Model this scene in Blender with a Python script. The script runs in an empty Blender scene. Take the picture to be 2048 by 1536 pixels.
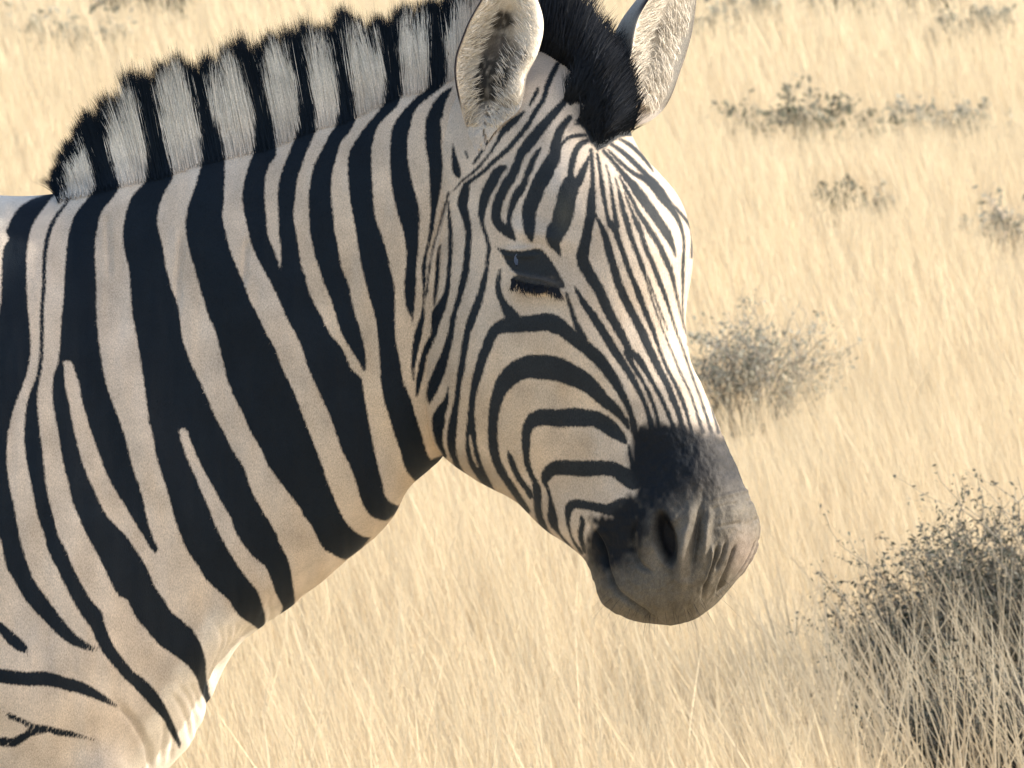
import bpy, math, random
import numpy as np
from mathutils import Vector
rng = np.random.default_rng(7); random.seed(7)
sc = bpy.context.scene; COL = sc.collection

# ------------------------------------------------------------ camera, sky, sun, exposure
ZY = 7.0                       # the zebra stands 7 m from the lens
PXM = 0.00058                  # metres per photo pixel at the zebra
PITCH = math.radians(7.0)
CAMZ = 1.977
cam = bpy.data.cameras.new('camera'); cam.sensor_width = 36; cam.lens = 36*ZY/math.cos(PITCH)/(2048*PXM)
cam.clip_start = .1; cam.clip_end = 5000
cam.dof.use_dof = True; cam.dof.focus_distance = 6.93; cam.dof.aperture_fstop = 29
co = bpy.data.objects.new('camera', cam); COL.objects.link(co)
co.location = (0, 0, CAMZ); co.rotation_euler = (math.pi/2-PITCH, 0, 0); sc.camera = co

SUN = Vector((.87, .10, .45)).normalized()           # direction towards the sun: from the right, 27 degrees up
w = bpy.data.worlds.new('World'); sc.world = w; w.use_nodes = True
nt = w.node_tree; bg = nt.nodes['Background']; sky = nt.nodes.new('ShaderNodeTexSky')
sky.sky_type = 'NISHITA'; sky.sun_disc = False
sky.sun_elevation = math.asin(SUN.z); sky.sun_rotation = math.atan2(SUN.x, SUN.y)
sky.air_density = 1.0; sky.dust_density = 2.5; sky.ozone_density = 1.0
nt.links.new(sky.outputs[0], bg.inputs[0]); bg.inputs[1].default_value = .15
sl = bpy.data.lights.new('sun', 'SUN'); sl.energy = 3.0; sl.angle = math.radians(.53); sl.color = (1, .945, .85)
so = bpy.data.objects.new('sun', sl); COL.objects.link(so); so.rotation_euler = SUN.to_track_quat('Z', 'Y').to_euler()
sc.view_settings.view_transform = 'Standard'; sc.view_settings.look = 'None'
sc.view_settings.exposure = 1.06; sc.view_settings.gamma = 1; sc.view_settings.use_curve_mapping = False
sc.cycles.use_denoising = True
try: sc.cycles.max_bounces = 8; sc.cycles.transparent_max_bounces = 8
except Exception: pass

# ------------------------------------------------------------ helpers
CP, SP = math.cos(PITCH), math.sin(PITCH)
K = 36/cam.lens/2048
def pix(u, v, Y):
    """photo pixel -> point on the upright plane at distance Y"""
    u = np.asarray(u, float); v = np.asarray(v, float); Y = np.asarray(Y, float)
    a = (u-1024)*K; b = -(v-768)*K
    fy = CP+b*SP; fz = -SP+b*CP
    t = Y/fy
    return np.stack([a*t, Y*np.ones_like(t), CAMZ+fz*t], -1)
def unpix(P):
    d = P[..., 1]*CP-(P[..., 2]-CAMZ)*SP; h = P[..., 1]*SP+(P[..., 2]-CAMZ)*CP
    return 1024+P[..., 0]/d/K, 768-h/d/K
def ground_at(u, v):
    b = -(v-768)*K; fy = CP+b*SP; fz = -SP+b*CP
    t = -CAMZ/fz
    return (u-1024)*K*t, fy*t
def tag(o, label=None, cat=None, group=None, kind=None):
    for k, x in (('label', label), ('category', cat), ('group', group), ('kind', kind)):
        if x: o[k] = x
    return o
def mesh_obj(name, V, F, mat, parent=None, smooth=True, attrs=None, loc=None):
    """V (n,3) array, F list of arrays of equal-length faces"""
    me = bpy.data.meshes.new(name)
    V = np.asarray(V, np.float32)
    if loc is not None: V = V-np.asarray(loc, np.float32)
    F = [np.asarray(f, np.int32) for f in (F if isinstance(F, list) else [F]) if len(f)]
    nl = sum(f.size for f in F); nf = sum(len(f) for f in F)
    me.vertices.add(len(V)); me.vertices.foreach_set('co', V.ravel())
    me.loops.add(nl); me.polygons.add(nf)
    me.loops.foreach_set('vertex_index', np.concatenate([f.ravel() for f in F]))
    st = []; p = 0
    for f in F:
        st.append(p+np.arange(len(f))*f.shape[1]); p += f.size
    me.polygons.foreach_set('loop_start', np.concatenate(st).astype(np.int32))
    me.update(calc_edges=True)
    me.polygons.foreach_set('use_smooth', np.full(nf, smooth))
    for k, a in (attrs or {}).items():
        a = np.asarray(a, np.float32)
        if a.ndim == 1:
            at = me.attributes.new(k, 'FLOAT', 'POINT'); at.data.foreach_set('value', a)
        else:
            if a.shape[1] == 3: a = np.hstack([a, np.ones((len(a), 1), np.float32)])
            at = me.attributes.new(k, 'FLOAT_COLOR', 'POINT'); at.data.foreach_set('color', a.ravel())
    me.materials.append(mat)
    o = bpy.data.objects.new(name, me); COL.objects.link(o)
    if parent is not None: o.parent = parent
    if loc is not None: o.location = loc
    return o
def grid_faces(T, M, closed=True, off=0):
    i = np.arange(T-1)[:, None]; j = np.arange(M if closed else M-1)[None]
    j2 = (j+1) % M
    return (np.stack([i*M+j, i*M+j2, (i+1)*M+j2, (i+1)*M+j], -1).reshape(-1, 4)+off)
def crom(P, n):
    """n rows sampled along the Catmull-Rom curve through the rows of P"""
    P = np.asarray(P, float); m = len(P)
    E = np.vstack([2*P[0]-P[1], P, 2*P[-1]-P[-2]])
    x = np.linspace(0, m-1, n) if np.isscalar(n) else np.asarray(n, float)
    i = np.clip(x.astype(int), 0, m-2); t = (x-i)[:, None]
    p0, p1, p2, p3 = E[i], E[i+1], E[i+2], E[i+3]
    return .5*(2*p1+(p2-p0)*t+(2*p0-5*p1+4*p2-p3)*t*t+(3*p1-p0-3*p2+p3)*t**3)
def sstep(a, b, x):
    t = np.clip((x-a)/(b-a), 0, 1); return t*t*(3-2*t)
def ribbons(P, W, side, ntip=True):
    """P (n,k,3) strand points, W (n,k) widths, side (n,3) width direction -> verts, quads"""
    n, k, _ = P.shape
    A = P-side[:, None]*W[..., None]*.5; B = P+side[:, None]*W[..., None]*.5
    V = np.stack([A, B], 2).reshape(n*k*2, 3)
    b = (np.arange(n)*k*2)[:, None]; s = np.arange(k-1)[None]*2
    F = np.stack([b+s, b+s+1, b+s+3, b+s+2], -1).reshape(-1, 4)
    return V, F

# ------------------------------------------------------------ materials
def new_mat(name):
    m = bpy.data.materials.new(name); m.use_nodes = True; n = m.node_tree
    return m, n, n.nodes['Principled BSDF'], n.nodes.new, n.links.new
def coat_material(name, bump=.4, rough=.62, noise=3.4):
    m, n, B, N, L = new_mat(name)
    st = N('ShaderNodeAttribute'); st.attribute_name = 'stripe'
    li = N('ShaderNodeAttribute'); li.attribute_name = 'light'
    da = N('ShaderNodeAttribute'); da.attribute_name = 'dark'
    tc = N('ShaderNodeTexCoord'); mp = N('ShaderNodeMapping'); mp.inputs['Scale'].default_value = (420, 420, 170)
    L(tc.outputs['Object'], mp.inputs['Vector'])
    nz = N('ShaderNodeTexNoise'); nz.inputs['Scale'].default_value = 1.0; nz.inputs['Detail'].default_value = 2
    L(mp.outputs[0], nz.inputs['Vector'])
    a = N('ShaderNodeMath'); a.operation = 'SUBTRACT'; L(nz.outputs[0], a.inputs[0]); a.inputs[1].default_value = .5
    b = N('ShaderNodeMath'); b.operation = 'MULTIPLY_ADD'; L(a.outputs[0], b.inputs[0]); b.inputs[1].default_value = noise*2; L(st.outputs['Fac'], b.inputs[2])
    r = N('ShaderNodeMapRange'); r.interpolation_type = 'SMOOTHSTEP'; r.inputs['From Min'].default_value = -3.0; r.inputs['From Max'].default_value = 3.0
    L(b.outputs[0], r.inputs['Value'])
    mx = N('ShaderNodeMix'); mx.data_type = 'RGBA'
    L(r.outputs[0], mx.inputs[0]); L(da.outputs['Color'], mx.inputs[6]); L(li.outputs['Color'], mx.inputs[7])
    # grain of the hairs and dusty blotches
    n2 = N('ShaderNodeTexNoise'); n2.inputs['Scale'].default_value = 2.6; n2.inputs['Detail'].default_value = 3; L(mp.outputs[0], n2.inputs['Vector'])
    n3 = N('ShaderNodeTexNoise'); n3.inputs['Scale'].default_value = 26; n3.inputs['Detail'].default_value = 4; L(tc.outputs['Object'], n3.inputs['Vector'])
    s1 = N('ShaderNodeMapRange'); s1.inputs['To Min'].default_value = .68; s1.inputs['To Max'].default_value = 1.32; s1.inputs['From Min'].default_value=.25; s1.inputs['From Max'].default_value=.75; L(n2.outputs[0], s1.inputs['Value'])
    s2 = N('ShaderNodeMapRange'); s2.inputs['To Min'].default_value = .84; s2.inputs['To Max'].default_value = 1.13; s2.inputs['From Min'].default_value=.3; s2.inputs['From Max'].default_value=.7; L(n3.outputs[0], s2.inputs['Value'])
    mu = N('ShaderNodeMath'); mu.operation = 'MULTIPLY'; L(s1.outputs[0], mu.inputs[0]); L(s2.outputs[0], mu.inputs[1])
    vm = N('ShaderNodeVectorMath'); vm.operation = 'SCALE'; L(mx.outputs[2], vm.inputs[0]); L(mu.outputs[0], vm.inputs['Scale'])
    L(vm.outputs[0], B.inputs['Base Color'])
    B.inputs['Roughness'].default_value = rough; B.inputs['Specular IOR Level'].default_value = .16
    B.inputs['Sheen Weight'].default_value = .0; B.inputs['Sheen Roughness'].default_value = .5
    bp = N('ShaderNodeBump'); bp.inputs['Strength'].default_value = bump; bp.inputs['Distance'].default_value = .0012
    L(n2.outputs[0], bp.inputs['Height']); L(bp.outputs[0], B.inputs['Normal'])
    return m
COAT = coat_material('striped_coat')
HAIR = coat_material('mane_hair', bump=0, rough=.85, noise=2.5)
def attr_mat(name, rough=.8, transl=0.0, spec=.2):
    m, n, B, N, L = new_mat(name)
    at = N('ShaderNodeAttribute'); at.attribute_name = 'tint'
    L(at.outputs['Color'], B.inputs['Base Color']); B.inputs['Roughness'].default_value = rough; B.inputs['Specular IOR Level'].default_value = spec
    if transl:
        tr = N('ShaderNodeBsdfTranslucent'); L(at.outputs['Color'], tr.inputs['Color'])
        ms = N('ShaderNodeMixShader'); ms.inputs[0].default_value = transl
        L(B.outputs[0], ms.inputs[1]); L(tr.outputs[0], ms.inputs[2]); L(ms.outputs[0], n.nodes['Material Output'].inputs[0])
    return m
GRASS = attr_mat('dry_grass', .7, .45)
LEAF = attr_mat('shrub_leaf', .7, .4)
TWIG = attr_mat('shrub_twig', .85)
def plain(name, col, rough=.5, spec=.5):
    m, n, B, N, L = new_mat(name); B.inputs['Base Color'].default_value = (*col, 1); B.inputs['Roughness'].default_value = rough; B.inputs['Specular IOR Level'].default_value = spec
    nz = N('ShaderNodeTexNoise'); nz.inputs['Scale'].default_value = 60; mx = N('ShaderNodeMix'); mx.data_type = 'RGBA'
    L(nz.outputs[0], mx.inputs[0]); mx.inputs[6].default_value = (*[c*.8 for c in col], 1); mx.inputs[7].default_value = (*[c*1.2 for c in col], 1); L(mx.outputs[2], B.inputs['Base Color'])
    return m
EYEM = plain('eyeball', (.016, .010, .007), .06, 1.0); EYEM.node_tree.nodes['Principled BSDF'].inputs['Coat Weight'].default_value = 1; EYEM.node_tree.nodes['Principled BSDF'].inputs['Coat Roughness'].default_value = .03
LASH = plain('lash_hair', (.012, .013, .016), .6, .2)
HOOF = plain('hoof', (.06, .055, .05), .6, .3)
def ground_material():
    m, n, B, N, L = new_mat('straw_ground')
    tc = N('ShaderNodeTexCoord'); nz = N('ShaderNodeTexNoise'); nz.inputs['Scale'].default_value = .7; nz.inputs['Detail'].default_value = 8
    L(tc.outputs['Object'], nz.inputs['Vector'])
    cr = N('ShaderNodeValToRGB'); cr.color_ramp.elements[0].position = .3; cr.color_ramp.elements[1].position = .72
    cr.color_ramp.elements[0].color = (.47, .385, .255, 1); cr.color_ramp.elements[1].color = (.60, .495, .33, 1)
    L(nz.outputs[0], cr.inputs[0]); L(cr.outputs[0], B.inputs['Base Color']); B.inputs['Roughness'].default_value = .95; B.inputs['Specular IOR Level'].default_value = .05
    return m
GROUND = ground_material()
# ---- coat chart: black stripes of the hide, traced as outlines (L edge down, R edge down) ----
POLY = [
 # neck and shoulder, from the withers to the jaw
 ([(85,390),(60,400),(38,415),(22,438),(12,465),(18,478),(8,492),(4,520),(2,600),(-8,700),(-8,1040),(2,1080),(12,1133),(32,1167),(50,1200),(80,1233),(113,1267),(143,1290),(185,1303)],
  [(128,372),(105,395),(85,420),(68,445),(58,475),(53,520),(54,590),(58,640),(62,690),(58,730),(48,765),(38,790),(28,815),(20,850),(14,885),(15,940),(22,985),(28,1010),(35,1050),(42,1085),(57,1133),(72,1167),(97,1200),(120,1233),(150,1267),(180,1290),(200,1299)]),
 ([(73,753),(62,780),(55,800),(50,833),(48,867),(50,900),(55,933),(62,967),(68,1000),(75,1033),(88,1067),(95,1100),(112,1133),(128,1167),(145,1200),(158,1223),(177,1250),(187,1267),(193,1283),(197,1291),(207,1307),(220,1324),(235,1341),(248,1357),(267,1374),(283,1391),(297,1407),(313,1424),(328,1441),(335,1457),(345,1474),(353,1487),(358,1497)],
  [(82,753),(76,775),(75,800),(77,833),(80,867),(85,900),(88,933),(92,967),(98,1000),(107,1033),(115,1067),(132,1100),(145,1133),(163,1167),(182,1200),(203,1222),(206,1232),(210,1250),(217,1267),(223,1283),(228,1291),(238,1307),(252,1324),(265,1341),(287,1357),(305,1374),(318,1391),(328,1407),(337,1424),(345,1441),(352,1457),(358,1474),(362,1487),(360,1497)]),
 ([(150,225),(160,267),(173,300),(182,333),(192,367),(185,383),(172,400),(158,417),(148,433),(137,467),(133,500),(130,533),(128,567),(127,600),(123,633),(121,667),(119,700),(118,720),(142,722),(148,740),(158,767),(163,800),(173,833),(183,867),(195,900),(207,933),(222,967),(243,1000),(262,1033),(283,1067),(303,1100),(312,1108)],
  [(197,225),(207,267),(217,300),(227,333),(237,367),(235,383),(222,400),(207,417),(200,433),(193,467),(190,500),(191,533),(193,567),(193,600),(193,633),(197,667),(200,700),(204,720),(205,733),(213,767),(223,800),(236,833),(248,867),(257,900),(265,933),(277,967),(287,1000),(293,1033),(303,1067),(318,1100)]),
 ([(121,667),(119,700),(116,725),(107,750),(105,767),(105,800),(110,833),(117,867),(122,900),(128,933),(137,967),(143,1000),(157,1033),(172,1067),(190,1100),(207,1133),(223,1167),(238,1193),(255,1200),(270,1233),(290,1257),(320,1291),(367,1324),(383,1341),(393,1357),(398,1374),(405,1391),(412,1407),(415,1424),(422,1441)],
  [(127,667),(127,720),(128,735),(130,767),(137,800),(143,833),(150,867),(158,900),(168,933),(182,967),(197,1000),(215,1033),(248,1067),(272,1100),(293,1133),(307,1167),(323,1193),(330,1200),(343,1224),(383,1257),(403,1291),(412,1324),(412,1341),(413,1357),(417,1374),(420,1391),(427,1407),(430,1424),(425,1441)]),
 ([(258,130),(267,167),(267,200),(280,233),(287,267),(295,300),(298,333),(297,353),(287,367),(272,383),(260,400),(250,433),(245,467),(248,500),(257,533),(260,567),(262,600),(265,633),(272,667),(278,700),(283,733),(288,767),(293,800),(297,833),(305,855),(370,857),(375,867),(388,900),(403,933),(422,967),(440,1000),(460,1033),(472,1067),(495,1100),(510,1117),(530,1133),(538,1150),(545,1167),(550,1183),(558,1200),(565,1213),(563,1222),(559,1235),(555,1245)],
  [(312,130),(310,167),(307,200),(315,233),(325,267),(333,300),(343,333),(347,353),(340,367),(330,383),(323,400),(315,433),(317,460),(325,490),(329,515),(332,533),(340,567),(353,600),(360,633),(363,667),(372,700),(385,733),(402,767),(417,800),(430,833),(450,867),(465,900),(487,933),(498,967),(513,1000),(533,1033),(553,1067),(558,1083),(567,1100),(575,1117),(580,1133),(583,1150),(586,1167),(588,1183),(590,1200),(589,1213),(582,1227),(570,1237),(557,1247)]),
 ([(288,767),(293,800),(297,833),(305,867),(310,900),(318,933),(330,967),(340,1000),(348,1033),(360,1067),(373,1100),(397,1133),(405,1150),(420,1167),(437,1183),(457,1200),(467,1217),(480,1233),(500,1247),(515,1258),(513,1270),(505,1285),(497,1302)],
  [(300,767),(330,800),(350,840),(357,860),(368,900),(382,933),(397,967),(411,1000),(424,1033),(439,1067),(457,1100),(477,1133),(490,1150),(503,1167),(515,1183),(522,1200),(527,1217),(531,1233),(530,1250),(525,1267),(517,1282),(498,1302)]),
 ([(378,120),(382,160),(388,200),(395,233),(402,267),(405,300),(402,333),(397,350),(392,367),(380,400),(372,433),(372,467),(378,500),(388,533),(397,567),(407,600),(417,633),(425,650),(432,667),(440,700),(448,733),(457,767),(471,800),(488,833),(503,867),(523,900),(537,933),(562,967),(588,1000),(600,1017),(608,1033),(622,1050),(630,1067),(638,1083),(650,1100),(663,1107),(677,1115),(692,1120)],
  [(420,120),(415,160),(411,200),(427,233),(440,267),(448,300),(450,333),(449,367),(448,400),(445,433),(452,467),(461,500),(473,533),(488,567),(500,600),(517,633),(533,667),(552,700),(563,733),(580,767),(595,800),(607,833),(620,867),(633,900),(645,933),(657,967),(670,1000),(685,1033),(697,1050),(715,1067),(735,1075),(742,1074),(725,1095),(700,1115)]),
 ([(464,60),(472,100),(478,133),(490,167),(500,200),(508,233),(512,267),(508,300),(497,333),(487,367),(484,400),(490,433),(497,467),(507,500),(523,533),(542,567),(558,600),(572,633),(590,667),(605,700),(615,733),(630,767),(645,800),(660,833),(672,867),(677,883),(683,900),(700,933),(712,967),(722,1000),(730,1017),(743,1033),(760,1040),(773,1042)],
  [(522,60),(523,100),(523,133),(527,167),(533,200),(543,233),(550,267),(553,300),(552,312),(537,333),(530,367),(530,400),(533,433),(535,467),(548,500),(558,525),(562,538),(605,540),(613,567),(625,600),(643,633),(660,667),(687,700),(700,733),(713,747),(723,757),(725,767),(730,800),(736,833),(742,867),(749,900),(757,933),(765,967),(770,990),(777,1000),(787,1008),(800,1011),(803,1008),(795,1020),(790,1030)]),
 ([(573,60),(577,100),(587,133),(593,167),(597,200),(602,233),(597,260),(587,283),(580,300),(567,333),(557,367),(555,400),(557,433),(557,467),(562,500),(560,545)],
  [(607,60),(608,100),(615,133),(623,167),(627,200),(628,233),(632,260),(623,283),(615,300),(603,333),(593,367),(590,400),(587,433),(593,467),(598,500),(606,545)]),
 ([(655,40),(662,70),(668,100),(673,133),(675,167),(680,200),(678,233),(673,250),(660,267),(652,283),(643,300),(627,333),(620,367),(617,400),(618,433),(620,467),(627,500),(637,533),(648,567),(662,600),(672,633),(683,667),(702,700),(713,717),(722,733),(728,743)],
  [(692,40),(690,80),(690,100),(697,133),(703,167),(708,200),(713,233),(707,250),(697,267),(683,283),(677,300),(668,333),(662,367),(663,400),(667,433),(670,467),(678,500),(682,533),(697,567),(703,600),(712,633),(723,667),(730,700),(733,733),(730,743)]),
 ([(755,10),(762,50),(763,100),(770,133),(773,167),(770,200),(760,217),(748,233),(733,250),(720,267),(710,283),(700,300),(695,333),(697,367),(700,400),(706,433),(712,467),(717,500),(723,533),(732,567),(740,600),(750,633),(755,667),(758,700),(760,733),(762,767),(768,800),(778,833),(788,867),(800,900),(807,927),(813,942),(830,962)],
  [(788,10),(790,60),(797,100),(802,133),(805,167),(800,200),(790,217),(773,233),(758,250),(750,267),(747,283),(743,300),(743,333),(745,367),(747,400),(750,433),(762,467),(773,500),(780,533),(788,567),(790,600),(790,633),(790,667),(795,700),(802,733),(808,767),(822,800),(832,833),(843,867),(852,900),(860,917),(867,917),(888,910),(890,920),(870,940),(855,955),(833,962)]),
 ([(853,-40),(855,20),(857,67),(860,100),(858,167),(853,180),(833,193),(820,207),(810,217),(797,233),(787,250),(782,267),(780,300),(780,333),(783,367),(788,400),(797,433),(807,467),(813,500),(812,533),(808,567),(810,600),(813,617),(822,635),(825,650)],
  [(880,-40),(883,20),(888,67),(892,100),(892,150),(890,167),(877,180),(860,193),(843,207),(833,217),(825,233),(822,250),(817,267),(815,300),(818,333),(825,367),(835,400),(840,433),(838,467),(837,500),(833,533),(832,567),(830,600),(827,633),(826,652)]),
 ([(905,172),(887,183),(870,200),(860,217),(855,233),(851,240),(850,266),(851,292),(856,318),(858,344),(860,370),(860,396),(861,422),(859,448),(856,474),(851,500),(844,526),(843,552),(846,578),(847,592)],
  [(906,175),(893,200),(888,217),(886,233),(881,240),(883,266),(883,292),(885,318),(885,344),(883,370),(878,396),(873,422),(869,448),(864,474),(857,500),(853,526),(852,552),(852,578),(853,592)]),
]
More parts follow.
